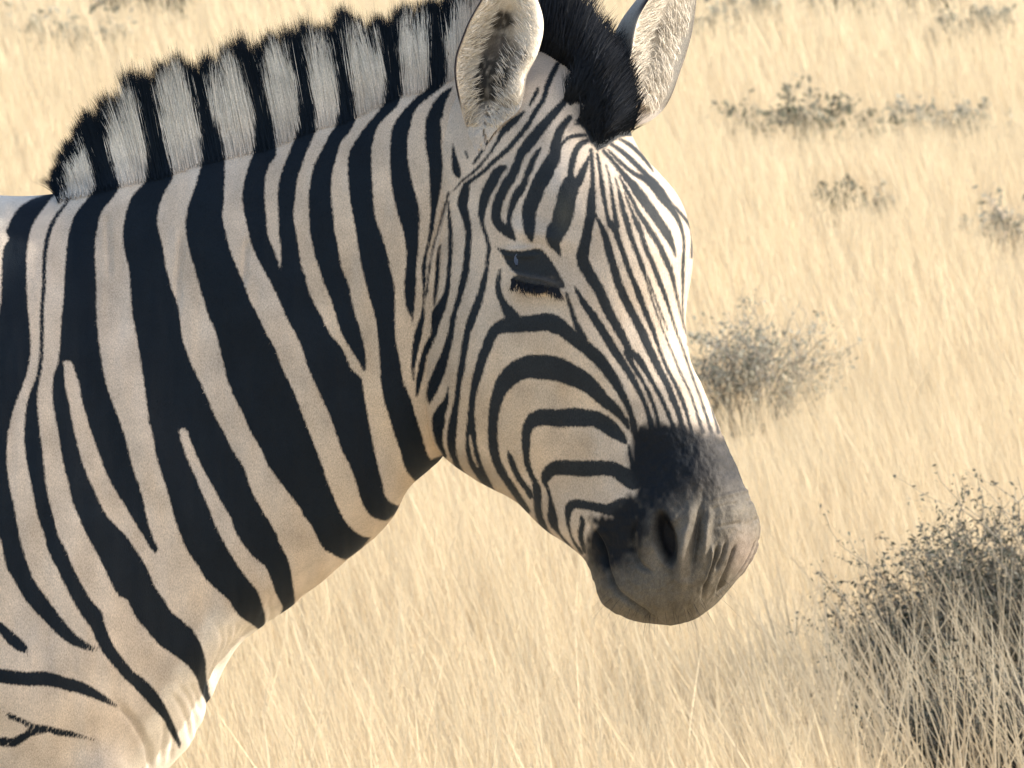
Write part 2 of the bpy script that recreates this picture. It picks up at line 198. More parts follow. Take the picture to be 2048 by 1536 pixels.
# tapered strokes (u, v, width) for the fine stripes
STROKE = [
 [(138,399,5),(112,434,8),(98,464,9),(91,500,9),(88,533,8),(88,567,8),(84,617,8),(84,667,8),(82,717,8),(77,753,9)],
 [(847,586,6),(847,610,5),(845,635,9),(838,660,15),(832,690,14),(828,716,11),(826,742,7),(827,760,3)],
 [(897,385,5),(892,405,5),(884,432,4),(876,460,3),(868,487,3),(860,515,3)],
 [(882,440,3),(872,475,3),(864,510,3),(858,545,4),(855,575,4),(852,592,4)],
 [(880,490,4),(876,515,8),(875,540,9),(873,565,9),(870,590,7),(868,612,3)],
 [(864,505,3),(859,535,4),(856,560,4),(855,585,4)],
 [(897,402,3),(898,433,7),(901,461,9),(901,487,9),(900,513,9),(898,540,9),(896,566,10),(891,592,13),(882,614,21),(876,625,24),(872,640,19),(869,664,13),(864,677,12),(857,690,14),(851,703,12),(847,716,13),(842,742,13),(839,755,13),(837,768,11),(835,781,8),(833,792,4)],
 [(1047,225,6),(1030,240,14),(1012,256,16),(1001,270,11),(993,286,7),(980,306,6),(963,327,6),(947,344,6),(926,360,5),(915,372,3),(906,382,2)],
 [(991,262,3),(978,280,5),(966,298,6),(955,315,7),(947,327,6)],
 [(931,303,4),(935,314,5)],
 [(906,288,2),(908,310,9),(911,330,15),(914,343,17),(917,352,9)],
 [(1076,178,7),(1068,195,8),(1059,211,4)],
 [(1115,128,10),(1101,156,12),(1093,176,11),(1087,199,10),(1071,222,11),(1058,246,11),(1044,265,11),(1026,286,11),(1006,307,10),(987,323,9),(967,343,9),(948,357,9),(935,367,11),(931,377,18),(927,396,22),(925,409,21),(928,422,18),(935,448,14),(937,474,13),(935,500,13),(933,526,14),(929,552,15),(921,584,13),(914,610,11),(909,625,10),(906,640,12),(902,664,12),(896,690,15),(888,716,19),(879,742,24),(868,768,24),(864,781,21),(860,794,14),(859,805,5)],
 [(897,774,3),(894,794,8),(890,807,14),(883,820,20),(878,833,26),(877,846,26),(876,860,22),(877,872,18),(879,885,14),(884,898,10),(890,912,8)],
 [(1011,333,8),(1004,337,15),(995,344,20),(988,357,23),(981,370,23),(974,383,21),(969,396,20),(964,422,16),(963,435,12),(965,448,9),(969,461,8),(973,474,8),(976,487,8),(978,500,9),(976,513,8),(974,526,8),(973,539,9),(970,552,12),(967,567,13),(962,586,14),(954,611,17),(945,634,18),(935,664,14),(930,690,14),(926,716,14),(922,742,14),(917,768,11),(915,794,11),(910,820,14),(906,846,18),(903,872,19),(904,898,16),(911,922,12),(922,945,12),(945,975,10)],
 [(1128,205,14),(1100,235,18),(1075,265,22),(1054,292,23),(1043,305,20),(1038,318,18),(1033,331,18),(1028,344,19),(1021,357,21),(1012,370,22),(1006,383,21),(999,396,20),(995,409,21),(992,422,20),(992,435,20),(997,448,20),(1008,459,20),(1020,468,18),(1029,478,8)],
 [(1081,296,4),(1075,305,10),(1067,318,12),(1062,331,13),(1056,344,14),(1053,352,12),(1049,365,14),(1038,383,18),(1030,396,17),(1025,409,14),(1021,422,12),(1018,435,10),(1017,448,11),(1021,461,14),(1027,474,8)],
 [(1140,235,12),(1128,248,14),(1120,262,18),(1114,279,19),(1111,292,23),(1110,305,25),(1106,318,29),(1098,331,30),(1092,344,32),(1085,357,33),(1077,370,31),(1073,383,31),(1067,396,31),(1062,409,31),(1058,422,30),(1058,435,28),(1058,448,26),(1059,461,22),(1061,474,14),(1063,483,4)],
 [(1118,296,6),(1130,281,8),(1146,272,9),(1172,270,8)],
 [(1150,248,6),(1165,247,8),(1180,256,10)],
 [(1175,281,10),(1158,291,14),(1150,305,13),(1146,318,14),(1143,331,14),(1141,344,12),(1141,357,17),(1141,368,34),(1137,383,39),(1133,396,39),(1131,409,40),(1128,422,41),(1125,435,41),(1121,448,39),(1113,461,39),(1108,474,34),(1109,487,23),(1116,500,12),(1120,512,5)],
 [(1178,313,5),(1171,331,12),(1165,344,15),(1160,357,18),(1152,370,18)],
 [(1182,300,8),(1183,318,9),(1185,344,10),(1185,370,11),(1183,396,18),(1182,422,20),(1180,440,21),(1175,461,20),(1173,474,22),(1170,487,23),(1167,500,25),(1165,513,25),(1167,526,26),(1173,539,25),(1181,552,24),(1192,570,23),(1202,588,22),(1212,612,22),(1225,638,20),(1240,664,19),(1253,690,16),(1260,705,14),(1264,718,8)],
 [(1252,704,12),(1258,718,11),(1273,742,10),(1288,768,8),(1301,794,9),(1310,820,8),(1315,840,8)],
 [(1264,704,12),(1277,718,15),(1292,742,13),(1307,768,10),(1321,794,10),(1333,820,9),(1342,842,10)],
 [(1190,428,8),(1197,442,8),(1206,461,13),(1211,474,14),(1217,500,17),(1225,526,17),(1232,552,18),(1240,575,17),(1247,592,18),(1258,614,19),(1271,638,17),(1284,664,19),(1295,690,18),(1307,716,17),(1320,742,16),(1334,768,14),(1344,794,14),(1355,820,13),(1362,845,12)],
 [(1194,308,6),(1198,326,8),(1200,344,8),(1204,370,10),(1208,396,10),(1213,422,8),(1217,440,11),(1224,452,15),(1231,461,14),(1235,474,13),(1244,500,11),(1253,526,12),(1262,550,11),(1270,570,12),(1278,590,14),(1286,612,12),(1297,638,12),(1307,664,10),(1316,690,8),(1325,716,8),(1337,742,8),(1350,768,9),(1362,794,10),(1371,820,9),(1379,848,8)],
 [(1212,330,4),(1218,350,4),(1222,375,6),(1225,396,8),(1229,422,10),(1231,440,12),(1233,454,12)],
 [(1230,356,4),(1236,372,5),(1239,388,8),(1242,400,10),(1247,422,12),(1255,448,13),(1262,474,11),(1272,500,10),(1282,526,12),(1289,545,9),(1294,565,5),(1301,588,5),(1309,612,5),(1318,638,5),(1328,664,4),(1338,690,4),(1349,716,4),(1359,742,5),(1372,768,5),(1383,794,5),(1392,822,6)],
 [(1291,545,4),(1298,562,5),(1306,585,5),(1315,608,5),(1325,634,4),(1335,660,3)],
 [(1250,385,4),(1258,409,6),(1263,422,7),(1268,435,9),(1274,448,13),(1280,461,12),(1284,474,10),(1293,500,11),(1305,526,11),(1314,550,11),(1321,568,11),(1329,588,10),(1337,612,8),(1345,638,6),(1353,664,5),(1363,690,5),(1372,716,5),(1381,742,5),(1390,768,5),(1400,794,5),(1409,822,6)],
 [(1238,352,4),(1246,366,7),(1252,378,9),(1262,396,9),(1275,422,10),(1283,435,11),(1292,448,12),(1299,461,12),(1309,474,13),(1316,487,12),(1323,500,13),(1329,513,13),(1335,526,13),(1340,539,12),(1345,556,10),(1351,580,7),(1358,612,5),(1364,638,4),(1372,664,4),(1382,690,4),(1391,716,4),(1400,742,4),(1409,768,4),(1417,794,4),(1425,822,4)],
 [(1207,302,8),(1220,316,9),(1232,330,10),(1244,345,12),(1255,358,15),(1266,370,18),(1274,383,21),(1285,396,22),(1294,409,21),(1303,422,20),(1312,435,20),(1321,448,19),(1330,461,20),(1337,474,17),(1343,487,13),(1348,500,8),(1351,514,3)],
 [(1216,300,5),(1232,316,8),(1250,333,9),(1268,347,10),(1283,354,13),(1296,359,20),(1308,370,22),(1318,383,22),(1327,396,21),(1337,409,18),(1346,422,14),(1354,435,12),(1360,448,9),(1364,461,8),(1367,474,7),(1368,500,7),(1366,526,8),(1366,552,7),(1366,578,5),(1365,605,4),(1366,631,3),(1367,655,3)],
 [(1338,402,5),(1352,417,8),(1364,430,8),(1376,445,8),(1383,458,8),(1385,475,7),(1384,490,6),(1383,515,5)],
 [(1222,288,7),(1240,300,10),(1258,315,12),(1275,332,12),(1288,345,12),(1297,357,14)],
 [(1240,278,6),(1256,287,9),(1272,300,10),(1286,315,9),(1298,330,7),(1306,342,4)],
 [(1374,640,3),(1375,665,3),(1376,690,3)],
 # cheek rings
 [(1000,540,5),(998,550,9),(997,562,11),(996,574,12),(998,586,13),(1003,599,14),(1010,612,18),(1018,624,24),(1026,636,30)],
 [(990,995,12),(972,965,18),(958,942,22),(950,925,26),(943,898,25),(942,872,22),(942,846,17),(943,820,14),(945,794,14),(950,768,16),(955,749,18),(959,736,19),(963,723,20),(967,710,20),(973,697,21),(977,684,21),(983,671,21),(991,660,23),(1004,653,28),(1022,649,34),(1045,648,34),(1065,647,34),(1085,644,36),(1100,645,37),(1113,650,36),(1128,660,30),(1142,672,28),(1155,682,28),(1170,694,27),(1184,706,27),(1197,718,27),(1216,742,24),(1233,768,20),(1247,794,15),(1257,815,13),(1265,838,12),(1271,860,11),(1277,880,9)],
 [(1133,586,5),(1138,605,8),(1146,630,10),(1155,655,13),(1168,678,16)],
 [(1149,573,5),(1156,586,9),(1166,604,13),(1178,621,16),(1190,638,18),(1204,660,18),(1217,681,18),(1231,705,18),(1245,725,17),(1259,747,15),(1271,768,13),(1281,788,11),(1290,808,10),(1297,828,11),(1302,848,12)],
 [(1262,838,10),(1268,860,14),(1274,880,10),(1277,897,6)],
 [(1257,890,4),(1262,915,8),(1268,938,14)],
 [(1055,1022,12),(1030,985,15),(1012,958,16),(1004,945,18),(994,925,18),(989,905,20),(986,885,20),(985,860,20),(987,833,21),(991,807,24),(998,785,28),(1008,766,34),(1023,750,40),(1040,739,44),(1060,733,47),(1080,734,50),(1100,735,50),(1120,740,48),(1140,749,44),(1160,758,40),(1180,772,34),(1195,787,30),(1210,802,26),(1225,814,23),(1240,829,17),(1251,843,13),(1257,856,8)],
 [(1017,902,3),(1020,915,11),(1026,930,13),(1032,945,12),(1040,960,13),(1052,975,13),(1062,992,12)],
 [(1125,1092,6),(1098,1066,6),(1090,1056,10),(1083,1044,14),(1078,1030,16),(1076,1016,16),(1074,990,19),(1073,977,18),(1070,964,13),(1064,953,11),(1060,942,12),(1054,925,13),(1052,905,15),(1052,885,18),(1052,872,19),(1056,855,22),(1063,843,27),(1076,836,33),(1092,834,34),(1110,836,36),(1130,836,37),(1150,834,39),(1170,836,36),(1190,838,33),(1210,848,33),(1225,860,30),(1238,870,23),(1247,879,15),(1252,886,5)],
 [(1150,1105,5),(1132,1084,6),(1120,1069,6),(1111,1055,13),(1106,1042,20),(1104,1029,19),(1103,1016,15),(1101,1003,9),(1099,990,8),(1094,975,7),(1090,964,12),(1091,955,20),(1097,945,25),(1107,937,28),(1120,935,30),(1140,936,31),(1160,937,32),(1180,937,33),(1200,936,31),(1220,937,30),(1235,942,30),(1250,952,34),(1265,960,40)],
 [(1164,1106,8),(1152,1090,7),(1145,1078,5),(1141,1068,5),(1138,1055,7),(1136,1042,9),(1136,1029,13),(1138,1017,17),(1144,1009,19),(1155,1008,19),(1170,1010,19),(1185,1013,19),(1200,1016,20),(1212,1019,22),(1228,1018,30),(1245,1015,40)],
 [(1163,1034,8),(1165,1048,12),(1161,1065,12),(1164,1085,10),(1170,1104,8)],
 # shoulder, low on the left
 [(-10,1243,12),(2,1256,18),(18,1272,22),(32,1285,24),(45,1295,20),(54,1302,8)],
 [(-10,1350,28),(25,1355,29),(55,1358,28),(90,1357,30),(120,1364,26),(145,1371,26),(165,1377,23),(187,1387,19),(203,1395,15),(218,1404,11),(232,1412,6)],
 [(-10,1420,11),(0,1422,12),(20,1432,13),(45,1443,10),(65,1452,10),(90,1457,12),(115,1464,14),(140,1468,12),(165,1474,7),(190,1480,3)],
 [(-10,1480,18),(10,1484,20),(25,1486,18),(42,1477,16),(58,1467,14),(75,1463,12),(92,1460,10)],
]
# white strokes laid over the black ones
WSTROKE = [
 [(940,872,3),(942,890,5),(947,915,5),(955,932,3)],
]
FORELOCK = [(1095,-60),(1083,0),(1093,45),(1100,85),(1118,95),(1122,125),(1140,130),(1152,142),(1145,165),(1128,200),(1140,210),(1152,203),(1172,210),(1172,228),(1150,240),(1170,262),(1180,285),(1195,303),(1215,292),(1240,275),(1268,272),(1290,200),(1290,-60)]
EYEPOLY = [(990,492),(1003,497),(1020,501),(1045,502),(1065,498),(1078,497),(1087,501),(1100,518),(1112,535),(1121,552),(1130,568),(1131,576),(1120,578),(1119,592),(1108,584),(1098,583),(1086,588),(1078,584),(1068,590),(1058,585),(1046,580),(1036,570),(1024,566),(1023,556),(1035,550),(1022,540),(1012,525),(1003,508)]

def _poly_sd(P, U, V):
    """signed distance (negative inside) of points to polygon"""
    P = np.asarray(P, float); Q = np.roll(P, -1, 0)
    d2 = np.full(U.shape, 1e18); ins = np.zeros(U.shape, bool)
    for (ax, ay), (bx, by) in zip(P, Q):
        ex, ey = bx-ax, by-ay; L = ex*ex+ey*ey+1e-9
        t = np.clip(((U-ax)*ex+(V-ay)*ey)/L, 0, 1)
        d2 = np.minimum(d2, (U-ax-t*ex)**2+(V-ay-t*ey)**2)
        if by != ay:
            c = ((ay > V) != (by > V)) & (U < ex*(V-ay)/(by-ay)+ax)
            ins ^= c
    d = np.sqrt(d2)
    return np.where(ins, -d, d)
def _smooth_pts(P, n=4):
    """Catmull-Rom through the rows of P"""
    P = np.asarray(P, float)
    if len(P) < 3: return P
    E = np.vstack([2*P[0]-P[1], P, 2*P[-1]-P[-2]])
    out = []
    for i in range(1, len(E)-2):
        p0, p1, p2, p3 = E[i-1], E[i], E[i+1], E[i+2]
        for t in np.arange(n)/n:
            out.append(.5*(2*p1+(p2-p0)*t+(2*p0-5*p1+4*p2-p3)*t*t+(3*p1-p0-3*p2+p3)*t**3))
    out.append(P[-1])
    return np.array(out)
class Chart:
    U0, V0, U1, V1, ST = -40, -60, 1560, 1560, 1.5
    def __init__(s):
        s.u = np.arange(s.U0, s.U1, s.ST); s.v = np.arange(s.V0, s.V1, s.ST)
        s.F = np.full((len(s.v), len(s.u)), 60.0, np.float32)
    def _box(s, P, m):
        i0 = max(0, int((P[:,0].min()-m-s.U0)/s.ST)); i1 = min(len(s.u), int((P[:,0].max()+m-s.U0)/s.ST)+2)
        j0 = max(0, int((P[:,1].min()-m-s.V0)/s.ST)); j1 = min(len(s.v), int((P[:,1].max()+m-s.V0)/s.ST)+2)
        U, V = np.meshgrid(s.u[i0:i1], s.v[j0:j1])
        return (slice(j0, j1), slice(i0, i1)), U, V
    def poly(s, P, sign=1, m=30):
        P = np.asarray(P, float); b, U, V = s._box(P, m)
        if U.size == 0: return
        d = _poly_sd(P, U, V)
        s.F[b] = np.minimum(s.F[b], d) if sign > 0 else np.maximum(s.F[b], -d)
    def stroke(s, P, sign=1, m=26):
        P = _smooth_pts(P, 2)
        for a, c in zip(P[:-1], P[1:]):
            b, U, V = s._box(np.array([a, c]), m)
            if U.size == 0: continue
            ex, ey = c[0]-a[0], c[1]-a[1]; L = ex*ex+ey*ey+1e-9
            t = np.clip(((U-a[0])*ex+(V-a[1])*ey)/L, 0, 1)
            d = np.hypot(U-a[0]-t*ex, V-a[1]-t*ey)-.5*(a[2]+t*(c[2]-a[2]))
            s.F[b] = np.minimum(s.F[b], d) if sign > 0 else np.maximum(s.F[b], -d)
    def build(s):
        for L, R in POLY: s.poly(_smooth_pts(L, 2).tolist()+_smooth_pts(R, 2)[::-1].tolist())
        s.poly(FORELOCK)
        for P in STROKE:
            a, b = P[-2], P[-1]
            if b[0] > 1280 and 815 < b[1] < 850:                   # face stripes run on into the dark muzzle
                k = 45/max(1, np.hypot(b[0]-a[0], b[1]-a[1])); P = P+[(b[0]+(b[0]-a[0])*k, b[1]+(b[1]-a[1])*k, b[2]+3)]
            s.stroke(P)
        for P in WSTROKE: s.stroke(P, -1)
        return s
    def at(s, u, v, F=None):
        F = s.F if F is None else F
        x = np.clip((u-s.U0)/s.ST, 0, F.shape[1]-1.001); y = np.clip((v-s.V0)/s.ST, 0, F.shape[0]-1.001)
        i = x.astype(int); j = y.astype(int); fx = x-i; fy = y-j
        return (F[j,i]*(1-fx)+F[j,i+1]*fx)*(1-fy)+(F[j+1,i]*(1-fx)+F[j+1,i+1]*fx)*fy
# ------------------------------------------------------------ the zebra
# neck and trunk: crest (u,v), underside (u,v), half width (px), pear factor, exponent, depth shift (m)
NECK = [
 ((985,60),(905,860),95,-.15,.0),
 ((930,105),(884,914),118,-.18,.0),
 ((872,135),(834,964),140,-.2,.0),
 ((787,162),(790,1030),155,-.22,.0),
 ((697,202),(724,1094),165,-.24,.0),
 ((617,226),(648,1162),172,-.25,.0),
 ((533,258),(588,1218),178,-.26,.0),
 ((425,284),(498,1302),188,-.28,.0),
 ((322,316),(444,1400),205,-.3,.0),
 ((215,342),(392,1488),230,-.32,.0),
 ((126,382),(330,1550),262,-.32,.0),
 ((60,391),(262,1640),300,-.3,.0),
 ((-40,391),(180,1760),335,-.26,.0),
 ((-200,392),(40,1880),365,-.2,.0),
 ((-500,420),(-360,1950),400,-.12,.0),
 ((-900,440),(-850,1985),420,-.06,.0),
 ((-1300,420),(-1300,1960),420,-.02,.0),
 ((-1700,390),(-1680,1880),395,.0,.0),
 ((-2050,420),(-2010,1760),350,.0,.0),
 ((-2300,540),(-2290,1560),270,.0,.0),
 ((-2440,760),(-2440,1350),150,.0,.0),
 ((-2480,1000),(-2480,1060),30,.0,.0),
]
# head: back edge, front edge, half width (px), pear factor, roll (deg), shift towards the lens (m)
HEAD = [
 ((1005,115),(1120,70),45,.0,24,-.03),
 ((940,150),(1195,95),98,.05,26,-.025),
 ((880,190),(1236,165),150,.1,27,-.005),
 ((835,300),(1272,288),172,.12,28,.01),
 ((808,420),(1358,395),186,.13,28,.02),
 ((800,540),(1386,500),186,.08,28,.032),
 ((804,660),(1375,620),178,.0,28,.044),
 ((815,775),(1382,716),165,-.1,28,.056),
 ((842,858),(1404,770),152,-.14,28,.066),
 ((893,918),(1425,820),140,-.14,28,.076),
 ((960,965),(1443,866),128,-.1,28,.088),
 ((1030,1003),(1462,912),122,-.05,29,.1),
 ((1085,1056),(1483,962),120,.0,30,.112),
 ((1130,1086),(1503,1003),122,.04,31,.122),
 ((1166,1116),(1514,1045),124,.04,32,.13),
 ((1184,1150),(1512,1090),122,.0,32,.138),
 ((1198,1186),(1490,1138),114,.0,32,.144),
 ((1220,1216),(1456,1180),98,.0,32,.15),
 ((1252,1235),(1424,1214),74,.0,32,.154),
 ((1290,1247),(1385,1240),42,.0,32,.157),
 ((1336,1251),(1342,1251),3,.0,32,.158),
]
def section_grid(rows, T, M, p, head):
    R = np.array([[*a, *b, *r] for a, b, *r in rows], float)
    D = crom(R, 40*len(R))                                       # even steps along the axis
    c = (D[:, :2]+D[:, 2:4])/2; s = np.concatenate([[0], np.cumsum(np.hypot(*np.diff(c, axis=0).T))])
    if head: tt = np.interp(np.linspace(0, s[-1], T), s, np.linspace(0, len(R)-1, len(s)))
    else:
        wgt = np.where(c[:-1, 0] > -30, 1., .16)                 # fewer rings on the trunk outside the view
        s = np.concatenate([[0], np.cumsum(np.hypot(*np.diff(c, axis=0).T)*wgt)])
        tt = np.interp(np.linspace(0, s[-1], T), s, np.linspace(0, len(R)-1, len(s)))
    D = crom(R, tt)
    th = 2*np.pi*np.arange(M)/M; cs, sn = np.cos(th), np.sin(th)
    n = np.sign(cs)*np.abs(cs)**p; l = np.sign(sn)*np.abs(sn)**p
    A = D[:, :2]; Bp = D[:, 2:4]
    front, back = (Bp, A) if head else (A, Bp)
    ctr = (front+back)/2; ax = front-back; h = np.linalg.norm(ax, axis=1)/2; ax = ax/(2*h[:, None]+1e-9)
    k = D[:, 5][:, None]; b = np.maximum(D[:, 4], 1)[:, None]
    ll = l[None]*b*(1+k*n[None]); nn = n[None]*h[:, None]
    if head:
        phi = np.radians(D[:, 6])[:, None]; sh = D[:, 7][:, None]
        q = nn*np.cos(phi)-ll*np.sin(phi); dep = ll*np.cos(phi)+nn*np.sin(phi)
        lo, hi = q.min(1, keepdims=True), q.max(1, keepdims=True)
        f = 2*h[:, None]/(hi-lo); q = (q-(lo+hi)/2)*f; dep = dep*f**.5
    else:
        sh = D[:, 6][:, None]; q, dep = nn, ll
    U = ctr[:, 0][:, None]+q*ax[:, 0][:, None]; V = ctr[:, 1][:, None]+q*ax[:, 1][:, None]
    Y = ZY-dep*PXM-sh
    return pix(U, V, Y)
def normals(P):
    a = np.gradient(P, axis=0); b = np.roll(P, -1, 1)-np.roll(P, 1, 1)
    n = np.cross(a, b); n /= np.linalg.norm(n, axis=2, keepdims=True)+1e-12
    c = P.mean(1, keepdims=True)
    if ((P-c)*n).sum() < 0: n = -n
    return n
# relief of the hide: (u, v, half length, half width, angle, millimetres)
BUMPS = [
 (1080,470,70,24,14,5.5),(1052,505,30,14,20,2.5),(1072,568,46,12,14,3),(1085,612,60,26,10,-3.5),(1150,545,26,40,-25,-2),
 (1210,730,150,34,58,3.5),(1185,830,110,40,30,-4),(965,740,150,95,80,6),(1275,640,110,46,62,-3),(1130,400,60,34,70,3),
 (1010,320,70,30,-50,-4),(1080,960,80,40,10,-3),
 (1326,1070,58,92,-10,10),(1296,1080,22,62,0,5),(1372,1085,12,76,10,10),(1411,1078,8,46,6,7),(1393,1072,7,66,8,-9),(1352,1040,30,14,-30,5),
 (1372,1163,22,9,0,2),(1290,1175,60,40,35,5),(1225,1190,40,50,30,4),
 (1470,1040,40,50,0,3),(1390,940,60,40,0,2),
 (470,1345,210,50,127,-15),(395,1300,180,45,127,5),(60,1390,190,130,10,12),(200,1545,52,46,0,26),(300,900,330,60,65,9),(520,620,300,90,62,8),(760,880,180,40,65,-7),(480,1130,160,40,62,7),(640,860,260,50,65,5),
]
# creases: (points, half width px, millimetres)
CREASE = [
 ([(1182,1052),(1194,1074),(1206,1100),(1213,1130),(1226,1162),(1245,1188),(1270,1210),(1300,1232),(1330,1252)],4.5,-8),
 ([(1276,1040),(1268,1070),(1270,1105),(1284,1128),(1312,1146)],5,-6),
 ([(1436,1088),(1430,1120),(1414,1160),(1404,1200)],3.4,-5.5),([(1452,1082),(1444,1115),(1430,1145)],3.2,-4.5),
 ([(1472,1085),(1462,1120),(1446,1160),(1430,1195)],3.4,-4.5),([(1430,1056),(1455,1050),(1485,1046)],3,-1.8),([(1415,1022),(1450,1012),(1480,1008)],4,-1.8),
 ([(1418,1000),(1455,990),(1482,984)],4,1.5),([(1424,1090),(1420,1130),(1408,1175)],3.2,4),
 ([(1016,540),(1040,549),(1062,554),(1090,560),(1120,572)],3.4,2.6),([(1026,560),(1060,572),(1104,578)],3.2,-1.6),([(1030,577),(1060,592),(1100,594)],5,-1.5),([(1004,502),(1025,499),(1060,496),(1084,496),(1108,520)],4,1.2),
 ([(1000,508),(1022,512),(1050,513),(1080,510)],3,1.4),
 ([(214,425),(217,480),(220,560)],5,-2.2),([(366,450),(360,520),(356,560),(357,640)],6,-3.2),([(494,480),(491,530),(488,575)],5,-3.2),
 ([(424,825),(448,865),(476,925),(482,960)],6,-1.2),([(1030,880),(1040,905)],4,-.5),
 ([(548,1180),(540,1210),(548,1245),(530,1290)],4.9,-2.2),([(532,1175),(536,1205),(528,1235)],4.9,-1.9),
 ([(424,1238),(446,1285),(438,1340),(434,1400),(430,1440)],6.1,-3.3),([(444,1240),(462,1290),(456,1340),(440,1390)],5.7,-2.8),
 ([(468,1236),(478,1280),(466,1330),(448,1370)],5.4,-2.8),([(492,1250),(488,1285),(474,1320)],5.1,-2.2),([(506,1262),(494,1292)],4.6,-2.2),
 ([(334,1380),(368,1420),(386,1460),(388,1500)],6.1,-2.8),([(350,1366),(386,1404),(404,1445),(400,1490)],5.7,-2.8),([(326,1440),(330,1480),(322,1530)],5.4,-2.5),
 ([(346,1455),(350,1490),(340,1530)],4.9,-2.2),([(374,1365),(404,1400),(420,1440)],5.4,-2.2),
 ([(226,1402),(262,1440),(285,1475),(300,1510),(302,1560)],7,-6),
 ([(896,395),(884,432),(868,487),(857,530)],4,-1.8),([(902,392),(893,430),(879,480),(868,530)],3,1.5),
]
def relief(u, v):
    d = np.zeros_like(u)
    for bu, bv, ra, rb, an, mm in BUMPS:
        c, s = math.cos(math.radians(an)), math.sin(math.radians(an))
        x = ((u-bu)*c+(v-bv)*s)/ra; y = (-(u-bu)*s+(v-bv)*c)/rb
        d += mm*np.exp(-(x*x+y*y)*1.4)
    for P, wd, mm in CREASE:
        P = np.array(P, float); lo = P.min(0)-5*wd; hi = P.max(0)+5*wd
        k = (u > lo[0]) & (u < hi[0]) & (v > lo[1]) & (v < hi[1])
        if not k.any(): continue
        uu, vv = u[k], v[k]; best = np.full(uu.shape, 1e9); par = np.zeros(uu.shape)
        Q = crom(P, 5*len(P)); nq = len(Q)-1
        for i in range(nq):
            ax_, ay = Q[i]; ex, ey = Q[i+1]-Q[i]; L = ex*ex+ey*ey+1e-9
            t = np.clip(((uu-ax_)*ex+(vv-ay)*ey)/L, 0, 1); dd = np.hypot(uu-ax_-t*ex, vv-ay-t*ey)
            m = dd < best; best[m] = dd[m]; par[m] = (i+t[m])/nq
        taper = np.clip(np.minimum(par, 1-par)*6, .15, 1)
        g = np.zeros_like(u); g[k] = mm*taper*np.exp(-(best/wd)**2*.9); d += g
    mz = np.clip(-_field(MUZ_F, u, v)/25, 0, 1)
    d += mz*(1.5*(vnoise(u/11, v/15, 51)-.5)+.9*(vnoise(u/4.5, v/6, 52)-.5))
    nk = sstep(860, 760, u)
    d += nk*(1.6*(vnoise(u/28, v/150, 53)-.5)+.8*(vnoise(u/12, v/60, 54)-.5))+(1-nk)*(1-mz)*.5*(vnoise(u/14, v/24, 55)-.5)
    x = (u-1335)*.978-(v-1078)*.208; y = (u-1335)*.208+(v-1078)*.978          # the nostril: a deep oval well
    d -= 20*sstep(1.25, .55, np.hypot(x/19, y/50))
    return d/1000
chart = Chart().build()
EYE_F = np.full_like(chart.F, 60)
b_, U_, V_ = chart._box(np.array(EYEPOLY, float), 30); EYE_F[b_] = _poly_sd(EYEPOLY, U_, V_)
chart.F = np.minimum(chart.F, EYE_F)
chart.F0 = chart.F
MUZ = [(1258,905),(1266,868),(1280,850),(1310,846),(1345,846),(1370,852),(1400,852),(1440,858),(1470,862),(1600,870),(1600,1330),(1120,1330),(1168,1118),(1172,1080),(1186,1052),(1180,1036),(1206,1030),(1222,1032),(1236,1010),(1262,990),(1272,978),(1262,950)]
MUZ_F = np.full_like(chart.F, 60); b_, U_, V_ = chart._box(np.array(MUZ, float), 60); MUZ_F[b_] = _poly_sd(MUZ, U_, V_)
def _field(F, u, v): return chart.at(u, v, F)
def vnoise(x, y, seed=0):
    """smooth value noise"""
    r = np.random.default_rng(seed).random((64, 64))
    i = np.floor(x).astype(int); j = np.floor(y).astype(int); fx = x-i; fy = y-j
    fx = fx*fx*(3-2*fx); fy = fy*fy*(3-2*fy)
    g = lambda a, b: r[a % 64, b % 64]
    return (g(i,j)*(1-fx)+g(i+1,j)*fx)*(1-fy)+(g(i,j+1)*(1-fx)+g(i+1,j+1)*fx)*fy
def blob(u, v, bu, bv, ra, rb, an=0):
    c, s = math.cos(math.radians(an)), math.sin(math.radians(an))
    x = ((u-bu)*c+(v-bv)*s)/ra; y = (-(u-bu)*s+(v-bv)*c)/rb
    return np.exp(-(x*x+y*y))
WHITE = np.array([.545, .47, .392]); BLACK = np.array([.004, .0085, .0145])
